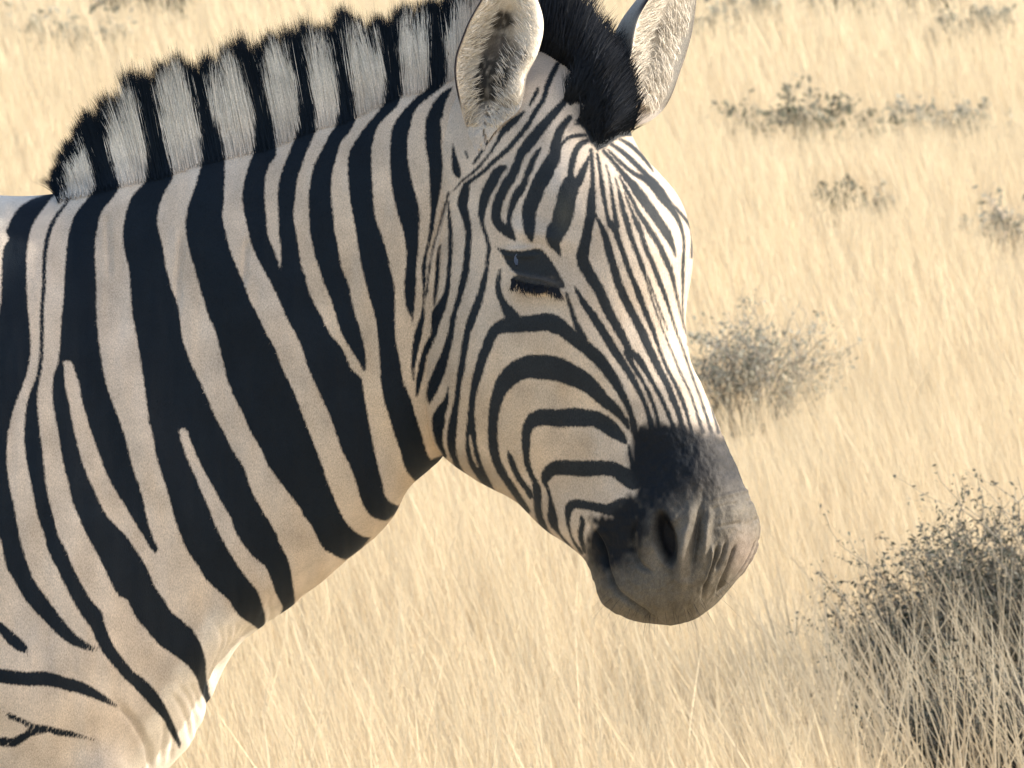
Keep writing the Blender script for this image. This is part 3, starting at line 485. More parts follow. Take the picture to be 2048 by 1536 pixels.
def coat(u, v):
    """stripe distance and the two hair colours at a point of the hide chart"""
    st = chart.at(u, v)
    far = u < -30                                                 # flank and legs, beyond the traced part
    wv = 70*(np.abs(((u+30*np.sin(v/260)+.12*v)/175) % 1-.5)-.27)
    st = np.where(far, np.where(u < -60, wv, np.minimum(st, 60)*(1-(-30-u)/30)+wv*(-30-u)/30), st)
    st = np.where(v > 1560, wv, st)
    light = np.ones(u.shape+(3,))*WHITE; dark = np.ones(u.shape+(3,))*BLACK
    n = vnoise(u/55, v/90, 3)[..., None]
    light = light*(.90+.20*n)*(1-.05*vnoise(u/23, v/60, 14)[..., None]*np.array([0, .8, 1.8]))
    # the cheek and the throat are tinted tan
    tan = np.clip(blob(u, v, 1060, 780, 170, 180)*1+blob(u, v, 760, 700, 170, 380)*.9+.35*vnoise(u/40, v/110, 15)+blob(u, v, 1150, 470, 60, 40)*.3, 0, 1)[..., None]
    light = light*(1-tan*(1-np.array([.98, .93, .84])))
    gry = (sstep(310, 150, v+ .32*(u-600)) * sstep(960, 880, u))[..., None]
    light = light*(1-gry)+np.array([.71, .665, .575])*gry
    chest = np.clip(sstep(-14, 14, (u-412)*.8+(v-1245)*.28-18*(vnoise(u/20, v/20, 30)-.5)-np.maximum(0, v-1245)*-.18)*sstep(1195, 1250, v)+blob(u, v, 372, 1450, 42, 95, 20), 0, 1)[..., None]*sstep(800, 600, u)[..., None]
    light = light*(1-chest)+np.array([.62, .56, .48])*chest           # breast folds: paler hair, with the sunlight on them put into its colour
    face = (sstep(850, 1010, u)*sstep(60, 300, v))[..., None]
    dark = dark*(1-face)+np.array([.020, .024, .028])*face
    patch = blob(u, v, 1128, 425, 22, 44)[..., None]*.9           # sheen of sunlit black fur above the eye, painted into the dark colour
    dark = dark*(1-patch)+np.array([.058, .058, .05])*patch
    rim_ = np.clip(blob(u, v, 1040, 549, 26, 4, 16)+blob(u, v, 1094, 561, 30, 4, 17), 0, 1)[..., None]*.8
    dark = dark*(1-rim_)+np.array([.075, .07, .065])*rim_
    lid = (sstep(6, -4, chart.at(u, v, EYE_F))*vnoise(u/6, v/4, 61)**2*sstep(545, 556, v))[..., None]*.9
    dark = dark*(1-lid)+np.array([.085, .075, .065])*lid
    # lower jaw: brownish smudge, with the shading along its edge put into the colour
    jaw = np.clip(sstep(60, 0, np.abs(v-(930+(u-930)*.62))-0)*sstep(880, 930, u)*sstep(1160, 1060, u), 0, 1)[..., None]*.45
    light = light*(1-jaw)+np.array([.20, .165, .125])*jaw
    # muzzle: black saddle above, grey-brown skin round nostril and lips
    sw = 11+14*sstep(1330, 1420, u)*sstep(960, 900, v)
    m = sstep(1, -1, (chart.at(u, v, MUZ_F)+12*(vnoise(u/7, v/13, 5)-.5))/sw)[..., None]
    blk = np.clip((.62+.76*vnoise(u/8, v/11, 23))*(blob(u, v, 1300, 925, 62, 90)*1.6+blob(u, v, 1236, 1062, 52, 58)*1.5+blob(u, v, 1350, 900, 60, 62)*1.1+blob(u, v, 1205, 1080, 30, 70)*1.0+blob(u, v, 1460, 935, 40, 40)*.35), 0, 1)[..., None]
    nz = vnoise(u/16, v/22, 8)[..., None]*.5+vnoise(u/4, v/6, 9)[..., None]*.5
    skin = np.array([.122, .107, .085])*(.55+.9*nz)
    up = sstep(1030, 945, v)[..., None]
    skin = skin*(1-up)+np.array([.036, .033, .032])*(.3+1.4*nz)*up
    chin = blob(u, v, 1290, 1190, 120, 60)[..., None]
    skin = skin*(1-.35*chin)+np.array([.12, .10, .072])*.35*chin
    rimw = np.clip(blob(u, v, 1364, 1090, 11, 52, 6)+blob(u, v, 1412, 1072, 8, 34, 4)*.7+blob(u, v, 1306, 1110, 14, 34, -20)*.5, 0, 1)[..., None]*.55
    skin = skin*(1-rimw)+np.array([.25, .215, .175])*rimw  # pale nostril rim; sunlit highlights on the ridges are painted in as well
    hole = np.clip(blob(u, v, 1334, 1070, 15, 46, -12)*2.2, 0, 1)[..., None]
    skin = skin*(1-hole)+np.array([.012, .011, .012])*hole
    mus = skin*(1-blk)+np.array([.006, .0085, .0125])*blk
    lip = np.clip(blob(u, v, 1490, 1110, 30, 50), 0, 1)[..., None]*.5
    mus = mus*(1-lip)+np.array([.33, .26, .22])*lip  # pink sunlight on the right side of the muzzle, put into the skin colour
    light = light*(1-m)+mus*m; dark = dark*(1-m)+mus*m
    return st, light, dark
def dress(P, N):
    """relief and colours for a symmetric lofted grid; the far side repeats the near side in mirror image"""
    T, M, _ = P.shape; j = np.arange(M); near = (j > 0) & (j <= M//2); mir = (-j) % M
    u, v = unpix(P)
    us = np.where(near[None], u, u[:, mir]); vs = np.where(near[None], v, v[:, mir])
    P = P+N*relief(us, vs)[..., None]
    u, v = unpix(P); view = (np.array([0, 0, CAMZ])-P); view /= np.linalg.norm(view, axis=2, keepdims=True)
    N2 = normals(P); seen = (N2*view).sum(2) > .03
    own = near[None] | seen
    uu = np.where(own, u, u[:, mir]); vv = np.where(own, v, v[:, mir])
    return P, N2, uu, vv
HP = section_grid(HEAD, 430, 520, .86, True); HP, HN, hu, hv = dress(HP, normals(HP))
NP = section_grid(NECK, 340, 480, .9, False); NP, NN, nu, nv = dress(NP, normals(NP))
def leg_tube(pts, M=28):
    """pts: (x, y, z, radius along x, radius along y)"""
    D = crom(np.array(pts, float), 6*len(pts)); th = 2*np.pi*np.arange(M)/M
    return np.stack([D[:, 0][:, None]+D[:, 3][:, None]*np.cos(th), D[:, 1][:, None]+D[:, 4][:, None]*np.sin(th), D[:, 2][:, None]+0*th], -1)
def X(u): return (u-1024)*PXM
legs = []
for sy in (-1, 1):
    y = ZY+sy*.14
    legs.append(leg_tube([(X(20),ZY+sy*.08,.80,.10,.06),(X(30),ZY+sy*.11,.62,.085,.065),(X(40),y,.52,.062,.055),(X(42),y,.42,.05,.05),(X(40),y,.37,.047,.046),(X(40),y,.28,.033,.032),(X(40),y,.16,.03,.029),(X(42),y,.11,.037,.035),(X(55),y,.075,.033,.032),(X(66),y,.04,.036,.036)]))
    legs.append(leg_tube([(X(-1980),y,.9,.20,.11),(X(-1960),y,.74,.17,.10),(X(-1980),y,.62,.11,.075),(X(-2060),y,.50,.065,.05),(X(-2110),y,.43,.055,.045),(X(-2095),y,.34,.04,.036),(X(-2080),y,.2,.034,.031),(X(-2075),y,.12,.04,.036),(X(-2060),y,.078,.034,.033),(X(-2050),y,.04,.037,.037)]))
def assemble(parts):
    V = []; F = []; S = []; Lc = []; Dc = []; off = 0
    for P, u, v, cap in parts:
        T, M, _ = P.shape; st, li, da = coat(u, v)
        V.append(P.reshape(-1, 3)); F.append(grid_faces(T, M, True, off)); S.append(st.ravel()); Lc.append(li.reshape(-1, 3)); Dc.append(da.reshape(-1, 3))
        off += T*M
    return np.vstack(V), F, np.concatenate(S), np.vstack(Lc), np.vstack(Dc)
parts = [(NP, nu, nv, 1), (HP, hu, hv, 1)]
for L_ in legs:
    lu, lv = unpix(L_); parts.append((L_, np.minimum(lu-400, -200)+ (lv-1900)*.9, lv*0+1000, 0))
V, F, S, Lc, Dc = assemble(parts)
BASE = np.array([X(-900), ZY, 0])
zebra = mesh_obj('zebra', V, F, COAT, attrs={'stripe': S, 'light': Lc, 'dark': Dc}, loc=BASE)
tag(zebra, 'black and white striped zebra standing in dry grass with its head turned to the right', 'zebra')
def part(name, V, F, mat, attrs=None, smooth=True):
    return mesh_obj(name, np.asarray(V)-BASE, F, mat, zebra, smooth, attrs)
# hooves
for L_ in legs:
    c = L_[-1].mean(0); th = 2*np.pi*np.arange(24)/24
    rings = [(.044, .036, 0), (.037, .036, .004), (.0, .048, .014), (-.0, .0, 0)]
    R = np.stack([np.stack([c[0]+dx+rx*np.cos(th), c[1]+rx*.95*np.sin(th), z+0*th], -1) for z, rx, dx in [(.062,.034,-.004),(.045,.042,.0),(.006,.052,.012),(.0,.05,.012),(.0,.002,.012)]])
    part('hoof', R.reshape(-1, 3), grid_faces(5, 24), HOOF)
# tail
tp = leg_tube([(X(-2440),ZY,1.02,.05,.05),(X(-2560),ZY,.9,.035,.035),(X(-2590),ZY,.7,.025,.025),(X(-2595),ZY,.5,.03,.03),(X(-2590),ZY,.35,.035,.035),(X(-2585),ZY,.2,.005,.005)], 16)
tu, tv = unpix(tp); st, li, da = coat(tu*0-500, tv*0+800); zz = tp[..., 2].ravel()
part('tail', tp.reshape(-1, 3), grid_faces(len(tp), 16), COAT, {'stripe': np.where(zz < .5, -20, 8*np.sin(zz*90)), 'light': li.reshape(-1, 3), 'dark': da.reshape(-1, 3)})

# surface lookup: distance of the near side of head and neck from the lens, per chart cell
DST = 3.0; dw, dh = int(1700/DST), int(1700/DST)
DEPTH = np.full((dh, dw), 9.0)
for P in (HP, NP):
    u, v = unpix(P); i = ((u+60)/DST).astype(int); j = ((v+100)/DST).astype(int)
    k = (i >= 0) & (i < dw) & (j >= 0) & (j < dh) & (P[..., 1] < 9)
    np.minimum.at(DEPTH, (j[k], i[k]), P[..., 1][k])
for _ in range(3):
    e = np.stack([np.roll(DEPTH, (a, b), (0, 1)) for a in (-1, 0, 1) for b in (-1, 0, 1)]); mn = e.min(0)
    DEPTH = np.where(DEPTH > 8.9, mn, DEPTH)
def hide_y(u, v):
    i = np.clip(((np.asarray(u)+60)/DST).astype(int), 0, dw-1); j = np.clip(((np.asarray(v)+100)/DST).astype(int), 0, dh-1)
    return DEPTH[j, i]

# mane: upright strands along the crest, striped like the neck below, dark at the tips
ROOT = [(116,390),(140,384),(165,378),(215,364),(322,340),(425,308),(533,284),(617,250),(697,226),(787,184),(875,158),(930,128),(1000,100),(1080,85)]
TIP = [(100,352),(117,318),(138,282),(174,234),(282,152),(384,124),(490,86),(580,66),(668,54),(762,33),(867,0),(930,-24),(1010,-52),(1110,-52)]
def strands(root, tip, n, halfw, k, lenj, wid, tipdark, lean_y=.5, seed=1, clump=60, black=False):
    r = np.random.default_rng(seed); root = np.array(root, float); tip = np.array(tip, float)
    # equal spacing along the crest
    fine = crom(root, 400); d = np.concatenate([[0], np.cumsum(np.hypot(*np.diff(fine, axis=0).T))]); par = np.linspace(0, len(root)-1, 400)
    s = np.interp(r.random(n)*d[-1], d, par); s = np.clip(s, 0, len(root)-1.001)
    R0 = crom(root, s); T0 = crom(tip, s)
    yo = (r.random(n)*2-1.25)*halfw                                  # across the crest
    drop = 12*r.random(n)-14*r.random(n)
    # tufts: tips of neighbours run together
    tuft = np.floor(s/len(root)*clump+.35*r.random(n)); tj = np.random.default_rng(seed+9).normal(0, 1, (clump*2+4, 3))
    ti = tuft.astype(int) % len(tj)
    dirv = T0-R0; L = np.linalg.norm(dirv, axis=1); dirv /= L[:, None]; per = np.stack([-dirv[:, 1], dirv[:, 0]], 1)
    ln = L*(1+lenj*r.normal(0, 1, n)+.06*tj[ti, 0])-4
    t = np.linspace(0, 1, k)
    sway = r.normal(0, 9, n)+6*tj[ti, 1]
    u = R0[:, 0][:, None]+dirv[:, 0][:, None]*ln[:, None]*t+per[:, 0][:, None]*sway[:, None]*t**2
    v = R0[:, 1][:, None]+drop[:, None]+8+dirv[:, 1][:, None]*(ln+drop+8)[:, None]*t+per[:, 1][:, None]*sway[:, None]*t**2
    sg = np.sign(yo)[:, None]; hw = np.interp(t, [0, .06, .2, .6, .85, 1], [.019, .0225, .021, .0135, .005, .002])[None]*np.interp(s, [0, 2, 4], [.55, .9, 1])[:, None]
    y = ZY+sg*(hw+.0012+.002*r.random(n)[:, None]*(1+t))*np.where(r.random(n) < .8, 1, r.random(n))[:, None]
    hy = hide_y(u, v); y = np.where((sg < 0) & (hy < 8), np.minimum(y, hy-.0006), y)
    P = pix(u, v, y)
    W = wid*(.7+.6*r.random(n))[:, None]*np.interp(t, [0, .55, 1], [1, .85, .12])[None]
    ang = r.normal(0, .35, n); side = np.stack([np.cos(ang), np.sin(ang), 0*ang], 1)
    Vv, Ff = ribbons(P, W, side)
    st, li, da = coat(u, np.maximum(v, -55))
    st = st-1.0+r.normal(0, 6, n)[:, None]*(.4+t[None])+(vnoise(s*60, s*0, 19)-.5)[:, None]*22*t[None]**2
    tl = (tipdark*(.45+.75*r.random(n)+.55*vnoise(s*9, s*0, 17)))[:, None]/ln[:, None]
    tipf = np.clip((t[None]-(1-tl))/(.35*tl), 0, 1)
    st = st*(1-tipf)-14*tipf
    if black: st = st*0-14
    shade = (.88+.24*r.random(n))[:, None, None]
    rep = lambda a: np.repeat(a.reshape(n*k, -1), 2, 0)
    return Vv, Ff, {'stripe': rep(st)[:, 0], 'light': rep(li*shade), 'dark': rep(da*shade*1.1)}
def mane_core():
    """the standing body of the mane: a wedge over the crest that the loose hairs clothe"""
    n, m = 500, 26; R0 = crom(np.array(ROOT, float), n); T0 = crom(np.array(TIP, float), n); d = T0-R0
    t = np.linspace(-.16, .84, m)[None]; jag = (vnoise(np.arange(n)/4., np.zeros(n), 6)-.5)[:, None]*.10*sstep(.5, .84, t)
    u = R0[:, :1]+d[:, :1]*(t+jag); v = R0[:, 1:]+d[:, 1:]*(t+jag)
    hw = np.interp(t, [-.16, 0, .06, .2, .6, .84], [.008, .019, .0225, .0205, .013, .004])*np.ones((n, 1))
    hw *= np.interp(np.arange(n), [0, 50, 120, n], [.5, .9, 1, 1])[:, None]
    G = np.concatenate([pix(u, v, ZY-hw), pix(u, v, ZY+hw)[:, ::-1]], 1)
    uu = np.concatenate([u, u[:, ::-1]], 1); vv = np.concatenate([v, v[:, ::-1]], 1); tt = np.concatenate([t+jag, (t+jag)[:, ::-1]], 1)
    st, li, da = coat(uu, np.maximum(vv, -55))
    st = st*(1-sstep(.68, .84, tt))-10*sstep(.68, .84, tt)
    return G.reshape(-1, 3), grid_faces(n, 2*m), {'stripe': st.ravel(), 'light': li.reshape(-1, 3), 'dark': da.reshape(-1, 3)}
cV, cF, cA = mane_core()
Vv, Ff, at = strands(ROOT, TIP, 34000, .026, 5, .06, .00062, 45, seed=4, clump=90)
part('mane', np.vstack([cV, Vv]), [cF, Ff+len(cV)], HAIR, {k: np.concatenate([cA[k], at[k]]) for k in at}, True)
FR = [(1075,95),(1110,110),(1150,140),(1185,190),(1205,240),(1216,278)]
FT = [(1092,-60),(1152,-40),(1200,30),(1236,105),(1252,165),(1250,215)]
def forelock(n, seed=3):
    r = np.random.default_rng(seed); k = 6; t = np.linspace(0, 1, k)
    FRa, FTa = np.array(FR, float), np.array(FT, float)
    s = r.random(n)*(len(FR)-1.001); R0 = crom(FRa, s); T0 = crom(FTa, s)
    a = r.random(n)                                               # spread over the poll, from the near edge to the far silhouette
    shift = (a-.42)*36
    wv = np.stack([np.full(n, .9), np.full(n, -.25)], 1)
    R0 = R0+wv*shift[:, None]; T0 = T0+wv*(shift*.55)[:, None]
    y0 = hide_y(R0[:, 0], R0[:, 1]); y0 = np.where(y0 > 8, ZY-.03, y0)+.004; y1 = y0+(a-.5)*.05+.02
    ln = .42+.68*r.random(n)
    u = R0[:, 0][:, None]+(T0-R0)[:, 0][:, None]*ln[:, None]*t+r.normal(0, 14, n)[:, None]*t**2
    v = R0[:, 1][:, None]+(T0-R0)[:, 1][:, None]*ln[:, None]*t+r.normal(0, 6, n)[:, None]*t**2
    y = y0[:, None]*(1-t)+y1[:, None]*t-.018*np.sin(np.pi*t)[None]
    P = pix(u, v, y); W = .0012*(.7+.6*r.random(n))[:, None]*np.interp(t, [0, .6, 1], [1, .8, .1])[None]
    ang = r.normal(0, .5, n); side = np.stack([np.cos(ang), np.sin(ang), 0*ang], 1)
    Vv, Ff = ribbons(P, W, side); m = len(Vv)
    sh = np.repeat((.7+.9*r.random(n)), k*2)[:, None]
    return Vv, Ff, {'stripe': np.full(m, -20.), 'light': np.ones((m, 3))*.1, 'dark': np.array([.011, .013, .017])*sh}
def forelock_base(n, seed=5):
    r = np.random.default_rng(seed); k = 5; t = np.linspace(0, 1, k)
    p = np.stack([1070+200*r.random(n*6), 40+275*r.random(n*6)], 1); sd = _poly_sd(FORELOCK, p[:, 0], p[:, 1]); hy = hide_y(p[:, 0], p[:, 1])
    p = p[(sd < -2*sstep(200, 280, p[:, 1])*4+3*r.normal(0, 1, n*6)) & (hy < 8)][:n]; n = len(p); y0 = hide_y(p[:, 0], p[:, 1])
    lowend = sstep(225, 300, p[:, 1])
    ang = np.radians(-68+r.normal(0, 16, n))+lowend*r.normal(0, .6, n); L = 34+34*r.random(n)-30*lowend
    u = p[:, 0][:, None]+(np.cos(ang)*L)[:, None]*t; v = p[:, 1][:, None]+(np.sin(ang)*L)[:, None]*t
    y = y0[:, None]+.001-(.012*(.5+r.random(n))*(1-.65*lowend))[:, None]*np.sin(t*1.9)[None]
    P = pix(u, v, y); W = .0011*(.7+.6*r.random(n))[:, None]*np.interp(t, [0, .6, 1], [1, .8, .1])[None]
    a = r.normal(0, .5, n); side = np.stack([np.cos(a), 0*a, np.sin(a)*.4], 1)
    Vv, Ff = ribbons(P, W, side); m = len(Vv); sh = np.repeat((.7+.9*r.random(n)), k*2)[:, None]
    return Vv, Ff, {'stripe': np.full(m, -20.), 'light': np.ones((m, 3))*.1, 'dark': np.array([.009, .012, .017])*sh}
V1, F1, a1 = forelock(7000); V2, F2, a2 = forelock_base(6000)
part('forelock', np.vstack([V1, V2]), [F1, F2+len(V1)], HAIR, {k: np.concatenate([a1[k], a2[k]]) for k in a1}, False)

# ears
def ear(Lp, Rp, y_base, y_tip, opening, cup, back, paint, seed, tilt=0., lip=0., drape=False):
    n, m = 90, 60; Lc_ = crom(np.array(Lp, float), n); Rc = crom(np.array(Rp, float), n); t = np.linspace(0, 1, n)[:, None]; s = np.linspace(0, 1, m)[None]
    U = Lc_[:, :1]+(Rc-Lc_)[:, :1]*s; V_ = Lc_[:, 1:]+(Rc-Lc_)[:, 1:]*s
    wdt = np.hypot(*(Rc-Lc_).T)[:, None]; c0 = (4*s*(1-s))**.8
    ss = np.linspace(0, 1, 200); cl = np.interp(ss, [0, .12, .42, .62, .78, .9, 1], [0, .45, 1, .62, .06, .10, .5])
    for _ in range(40): cl[1:-1] = (cl[:-2]+cl[1:-1]+cl[2:])/3
    c = c0*(1-lip)+np.interp(s, ss, cl)*lip
    prof = np.interp(t, [0, .12, .5, .9, 1], [.5, .9, 1, .7, .3])
    Y = y_base+(y_tip-y_base)*sstep(0, .42, t)+0*s+tilt*(s-.5)*wdt*PXM*sstep(0, .25, t)
    oq, od = opening
    def sheet(d):
        y = Y+od*d*PXM
        if drape:
            hy = hide_y(U-oq*d, V_); k = sstep(.46, .30, t)
            y = np.where(hy < 8, y*(1-k)+np.minimum(y, hy-.004*sstep(0, .12, t)+.0005)*k, y)
        return pix(U-oq*d, V_, y)
    dF = cup*c*prof*wdt
    rel = np.zeros(U.shape)
    for P, wd, mm in paint['crease']:
        Q = crom(np.array(P, float), 30); dd = np.min(np.hypot(U[..., None]-Q[:, 0], V_[..., None]-Q[:, 1]), -1); rel += mm*np.exp(-(dd/wd)**2)
    dF = dF-rel/PXM/1000; dB = np.maximum(back*c0*prof*wdt, dF)+5
    Fs = sheet(dF); Bs = sheet(dB)
    if drape: Bs[..., 1] = np.maximum(Bs[..., 1], Fs[..., 1]+.004)
    G = np.concatenate([Fs, Bs[:, ::-1]], 1); M = 2*m
    u2 = np.concatenate([U, U[:, ::-1]], 1); v2 = np.concatenate([V_, V_[:, ::-1]], 1)
    tb = np.broadcast_to(t, (n, M))[..., None]; li = np.ones(G.shape)*(WHITE*1.06+(np.array([.68, .62, .53])-WHITE*1.06)*sstep(.05, .4, tb))
    if not drape: bk = np.concatenate([np.zeros((n, m)), np.ones((n, m))], 1)[..., None]; li = li*(1-bk)+np.array([.36, .315, .26])*bk  # far ear: the shade on its back is put into a darker, warmer colour
    inn = np.concatenate([np.ones((n, m)), np.zeros((n, m))], 1)[..., None]
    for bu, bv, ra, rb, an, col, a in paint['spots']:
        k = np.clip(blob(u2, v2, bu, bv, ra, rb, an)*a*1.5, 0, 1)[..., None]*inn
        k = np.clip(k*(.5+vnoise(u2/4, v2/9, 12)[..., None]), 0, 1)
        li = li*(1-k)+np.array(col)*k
    sidx = np.concatenate([np.broadcast_to(s, (n, m)), np.broadcast_to(s[:, ::-1], (n, m))], 1)
    rim = paint['rim'](sidx, np.broadcast_to(t, (n, M)))[..., None]
    li = li*(1-rim)+np.array([.03, .025, .03])*rim
    Vx = G.reshape(-1, 3)
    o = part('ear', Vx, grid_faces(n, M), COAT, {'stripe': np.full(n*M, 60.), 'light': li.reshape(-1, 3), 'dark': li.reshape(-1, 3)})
    # long pale hairs inside the cup
    r = np.random.default_rng(seed); k = 5; tt = np.linspace(0, 1, k); N_ = paint['hairs']
    a = r.random(N_); sd = r.random(N_) < .5; ss = np.where(sd, .04+.3*r.random(N_), .96-.3*r.random(N_))
    ii = (a*(n-26)).astype(int)+14; jj = (ss*(m-1)).astype(int)
    p0 = Fs[ii, jj]; tgt = Fs[np.minimum(ii+5+(r.random(N_)*8).astype(int), n-1), (np.where(sd, ss+.28, ss-.28)*(m-1)).astype(int)]
    dv = tgt-p0; dv /= np.linalg.norm(dv, axis=1, keepdims=True); ln = ((.006+.011*r.random(N_)) if drape else (.010+.016*r.random(N_)))[:, None]
    lift = np.array([oq, -od, 0.])/np.hypot(oq, od)
    P = p0[:, None]+dv[:, None]*ln[..., None]*tt[None, :, None]+lift*(.0008+.006*np.sin(tt*2.2))[None, :, None]*(.4+r.random(N_))[:, None, None]
    W = .0008*(.6+.7*r.random(N_))[:, None]*np.interp(tt, [0, .5, 1], [1, .8, .1])[None]
    side = np.cross(dv, lift); side /= np.linalg.norm(side, axis=1, keepdims=True)+1e-9
    Vv, Ff = ribbons(P, W, side); mm = len(Vv); sh = np.repeat(.75+.4*r.random(N_), k*2)[:, None]
    cv = np.array([.70, .645, .56])*sh
    h = mesh_obj('ear_hair', Vv-BASE, Ff, HAIR, None, False, {'stripe': np.full(mm, 60.), 'light': cv, 'dark': cv}); h.parent = o
    return o
DK = (.03, .03, .03); GR = (.16, .14, .12)
ear([(956,314),(940,275),(928,235),(917,190),(911,150),(913,113),(923,82),(938,44),(958,8),(983,-30),(1012,-66)],
    [(962,314),(986,272),(1014,246),(1046,222),(1060,192),(1066,152),(1086,110),(1097,62),(1090,20),(1064,-28),(1016,-68)],
    ZY-.062, ZY-.118, (.30,.95), .50, .62,
    dict(spots=[(1003,140,21,54,18,DK,2.2),(984,182,18,18,0,DK,1.8),(1008,92,26,22,10,(.09,.08,.07),1.2),(975,85,18,12,20,GR,.7),(1020,42,18,18,0,(.05,.045,.04),1.4),(985,80,30,10,10,GR,.6),(1005,215,22,8,-30,GR,.8),(1050,112,8,12,-30,GR,.7)],  # dark hair inside; the grey spot under the lobe is painted interior shadow
         crease=[([(1035,20),(1030,70),(1028,120),(1010,180)],9,-9),([(975,60),(985,110),(980,170)],9,3)],
         rim=lambda s, t: np.clip(1.6-s/.035, 0, 1)*sstep(.2, .3, t), hairs=1300), 21, .15, 1., True)
ear([(1262,252),(1250,215),(1250,180),(1256,140),(1264,100),(1270,62),(1280,30),(1300,-4),(1330,-50),(1372,-80)],
    [(1266,254),(1300,242),(1326,220),(1345,187),(1360,144),(1375,100),(1386,55),(1393,0),(1395,-45),(1376,-82)],
    ZY+.03, ZY+.02, (.80,.60), .24, .95,
    dict(spots=[(1330,90,16,60,15,(.3,.27,.23),.5),(1335,60,10,10,0,GR,.6),(1318,70,10,14,0,GR,.5)], crease=[([(1262,205),(1280,192),(1300,196)],8,4)],
         rim=lambda s, t: np.clip(1-(1-s)/.02, 0, 1)*sstep(.1, .3, t)*.8+np.clip(1-s/.03, 0, 1)*sstep(.6, .75, t), hairs=900), 22, .85)

# near eye (and its mirror twin on the far side is hidden by the brow)
ey = float(hide_y(1084, 529))
ec = pix(1074, 529, ey+.0065)
th = np.linspace(0, np.pi, 41); ph = 2*np.pi*np.arange(60)/60
ex_, ez_ = .030*np.sin(th)[:, None]*np.cos(ph), .0170*np.sin(th)[:, None]*np.sin(ph); ca, sa = math.cos(-.27), math.sin(-.27)
Ev = np.stack([ec[0]+ca*ex_-sa*ez_, ec[1]+.0165*np.cos(th)[:, None]+0*ph, ec[2]+sa*ex_+ca*ez_], -1)
part('eye', Ev.reshape(-1, 3), grid_faces(25, 36), EYEM)
def lashes(n, line, down, seed):
    r = np.random.default_rng(seed); k = 5; t = np.linspace(0, 1, k); Q = crom(np.array(line, float), 60)
    i = (r.random(n)*59).astype(int); R0 = Q[i]+np.abs(r.normal(0, 3.5, (n, 2)))*[0, 1]+r.normal(0, 1.2, (n, 2)); y0 = hide_y(R0[:, 0], R0[:, 1])-.003
    cl = vnoise(R0[:, 0]/7, R0[:, 0]*0, 4); L = down*(.45+.9*cl+.3*r.random(n)); dx = r.normal(0, 5, n)+(R0[:, 0]-1070)*.12+(cl-.5)*10
    u = R0[:, 0][:, None]+dx[:, None]*t; v = R0[:, 1][:, None]+L[:, None]*t
    y = y0[:, None]-.010*np.sin(t*1.6)[None]
    P = pix(u, v, y); W = .0011*np.interp(t, [0, .6, 1], [1, .8, .15])[None]*np.ones((n, 1)); side = np.tile(np.array([[1., 0, 0]]), (n, 1))
    return ribbons(P, W, side)
Vv, Ff = lashes(200, [(1024,556),(1040,563),(1065,568),(1090,571),(1118,578)], 17, 31); part('eyelashes', Vv, Ff, LASH, None, False)['kind'] = 'stuff'

# short hair of the coat, lying back over head and neck on the side in view
def fur(P, N, u, v, n, seed):
    r = np.random.default_rng(seed); T, M, _ = P.shape
    i = r.integers(1, T-1, n*3); j = r.integers(0, M, n*3)
    uu, vv = u[i, j], v[i, j]; view = np.array([0, 0, CAMZ])-P[i, j]; view /= np.linalg.norm(view, axis=1, keepdims=True)
    area = np.linalg.norm(np.cross(P[i+1, j]-P[i, j], P[i, (j+1) % M]-P[i, j]), axis=1)
    ok = ((N[i, j]*view).sum(1) > -.25) & (uu > -25) & (uu < 1600) & (vv < 1560) & (r.random(n*3) < area/np.percentile(area, 88)) & (chart.at(uu, vv, EYE_F) > 3)
    i, j = i[ok][:n], j[ok][:n]; n = len(i); p0 = P[i, j]; nn = N[i, j]; uu, vv = u[i, j], v[i, j]
    face = sstep(840, 960, uu)
    ang = np.radians(118-40*face)+r.normal(0, .5, n); d = np.stack([np.cos(ang), 0*ang, -np.sin(ang)], 1)
    d -= nn*(d*nn).sum(1, keepdims=True); d /= np.linalg.norm(d, axis=1, keepdims=True)+1e-9
    mz = chart.at(uu, vv, MUZ_F) < 6
    L = ((.0036-.0010*face)*(.4+1.0*r.random(n))*np.where(mz, .6, 1))[:, None]
    side = np.cross(d, nn); side /= np.linalg.norm(side, axis=1, keepdims=True)+1e-9
    w_ = (.00036*(.7+.6*r.random(n)))[:, None]; p0 = p0-nn*.0003
    V = np.stack([p0-side*w_, p0+side*w_, p0+d*L+nn*L*(.10+.2*r.random(n))[:, None]], 1).reshape(-1, 3)
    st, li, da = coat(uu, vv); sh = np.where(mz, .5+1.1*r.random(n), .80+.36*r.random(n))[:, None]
    rep = lambda a: np.repeat(a, 3, 0)
    return V, np.arange(n*3).reshape(-1, 3), rep(st), rep(li*sh), rep(da*sh)
A = fur(HP, HN, hu, hv, 120000, 41); B_ = fur(NP, NN, nu, nv, 190000, 42)
part('fur', np.vstack([A[0], B_[0]]), [A[1], B_[1]+len(A[0])], HAIR, {'stripe': np.concatenate([A[2], B_[2]]), 'light': np.vstack([A[3], B_[3]]), 'dark': np.vstack([A[4], B_[4]])}, False)['kind'] = 'stuff'

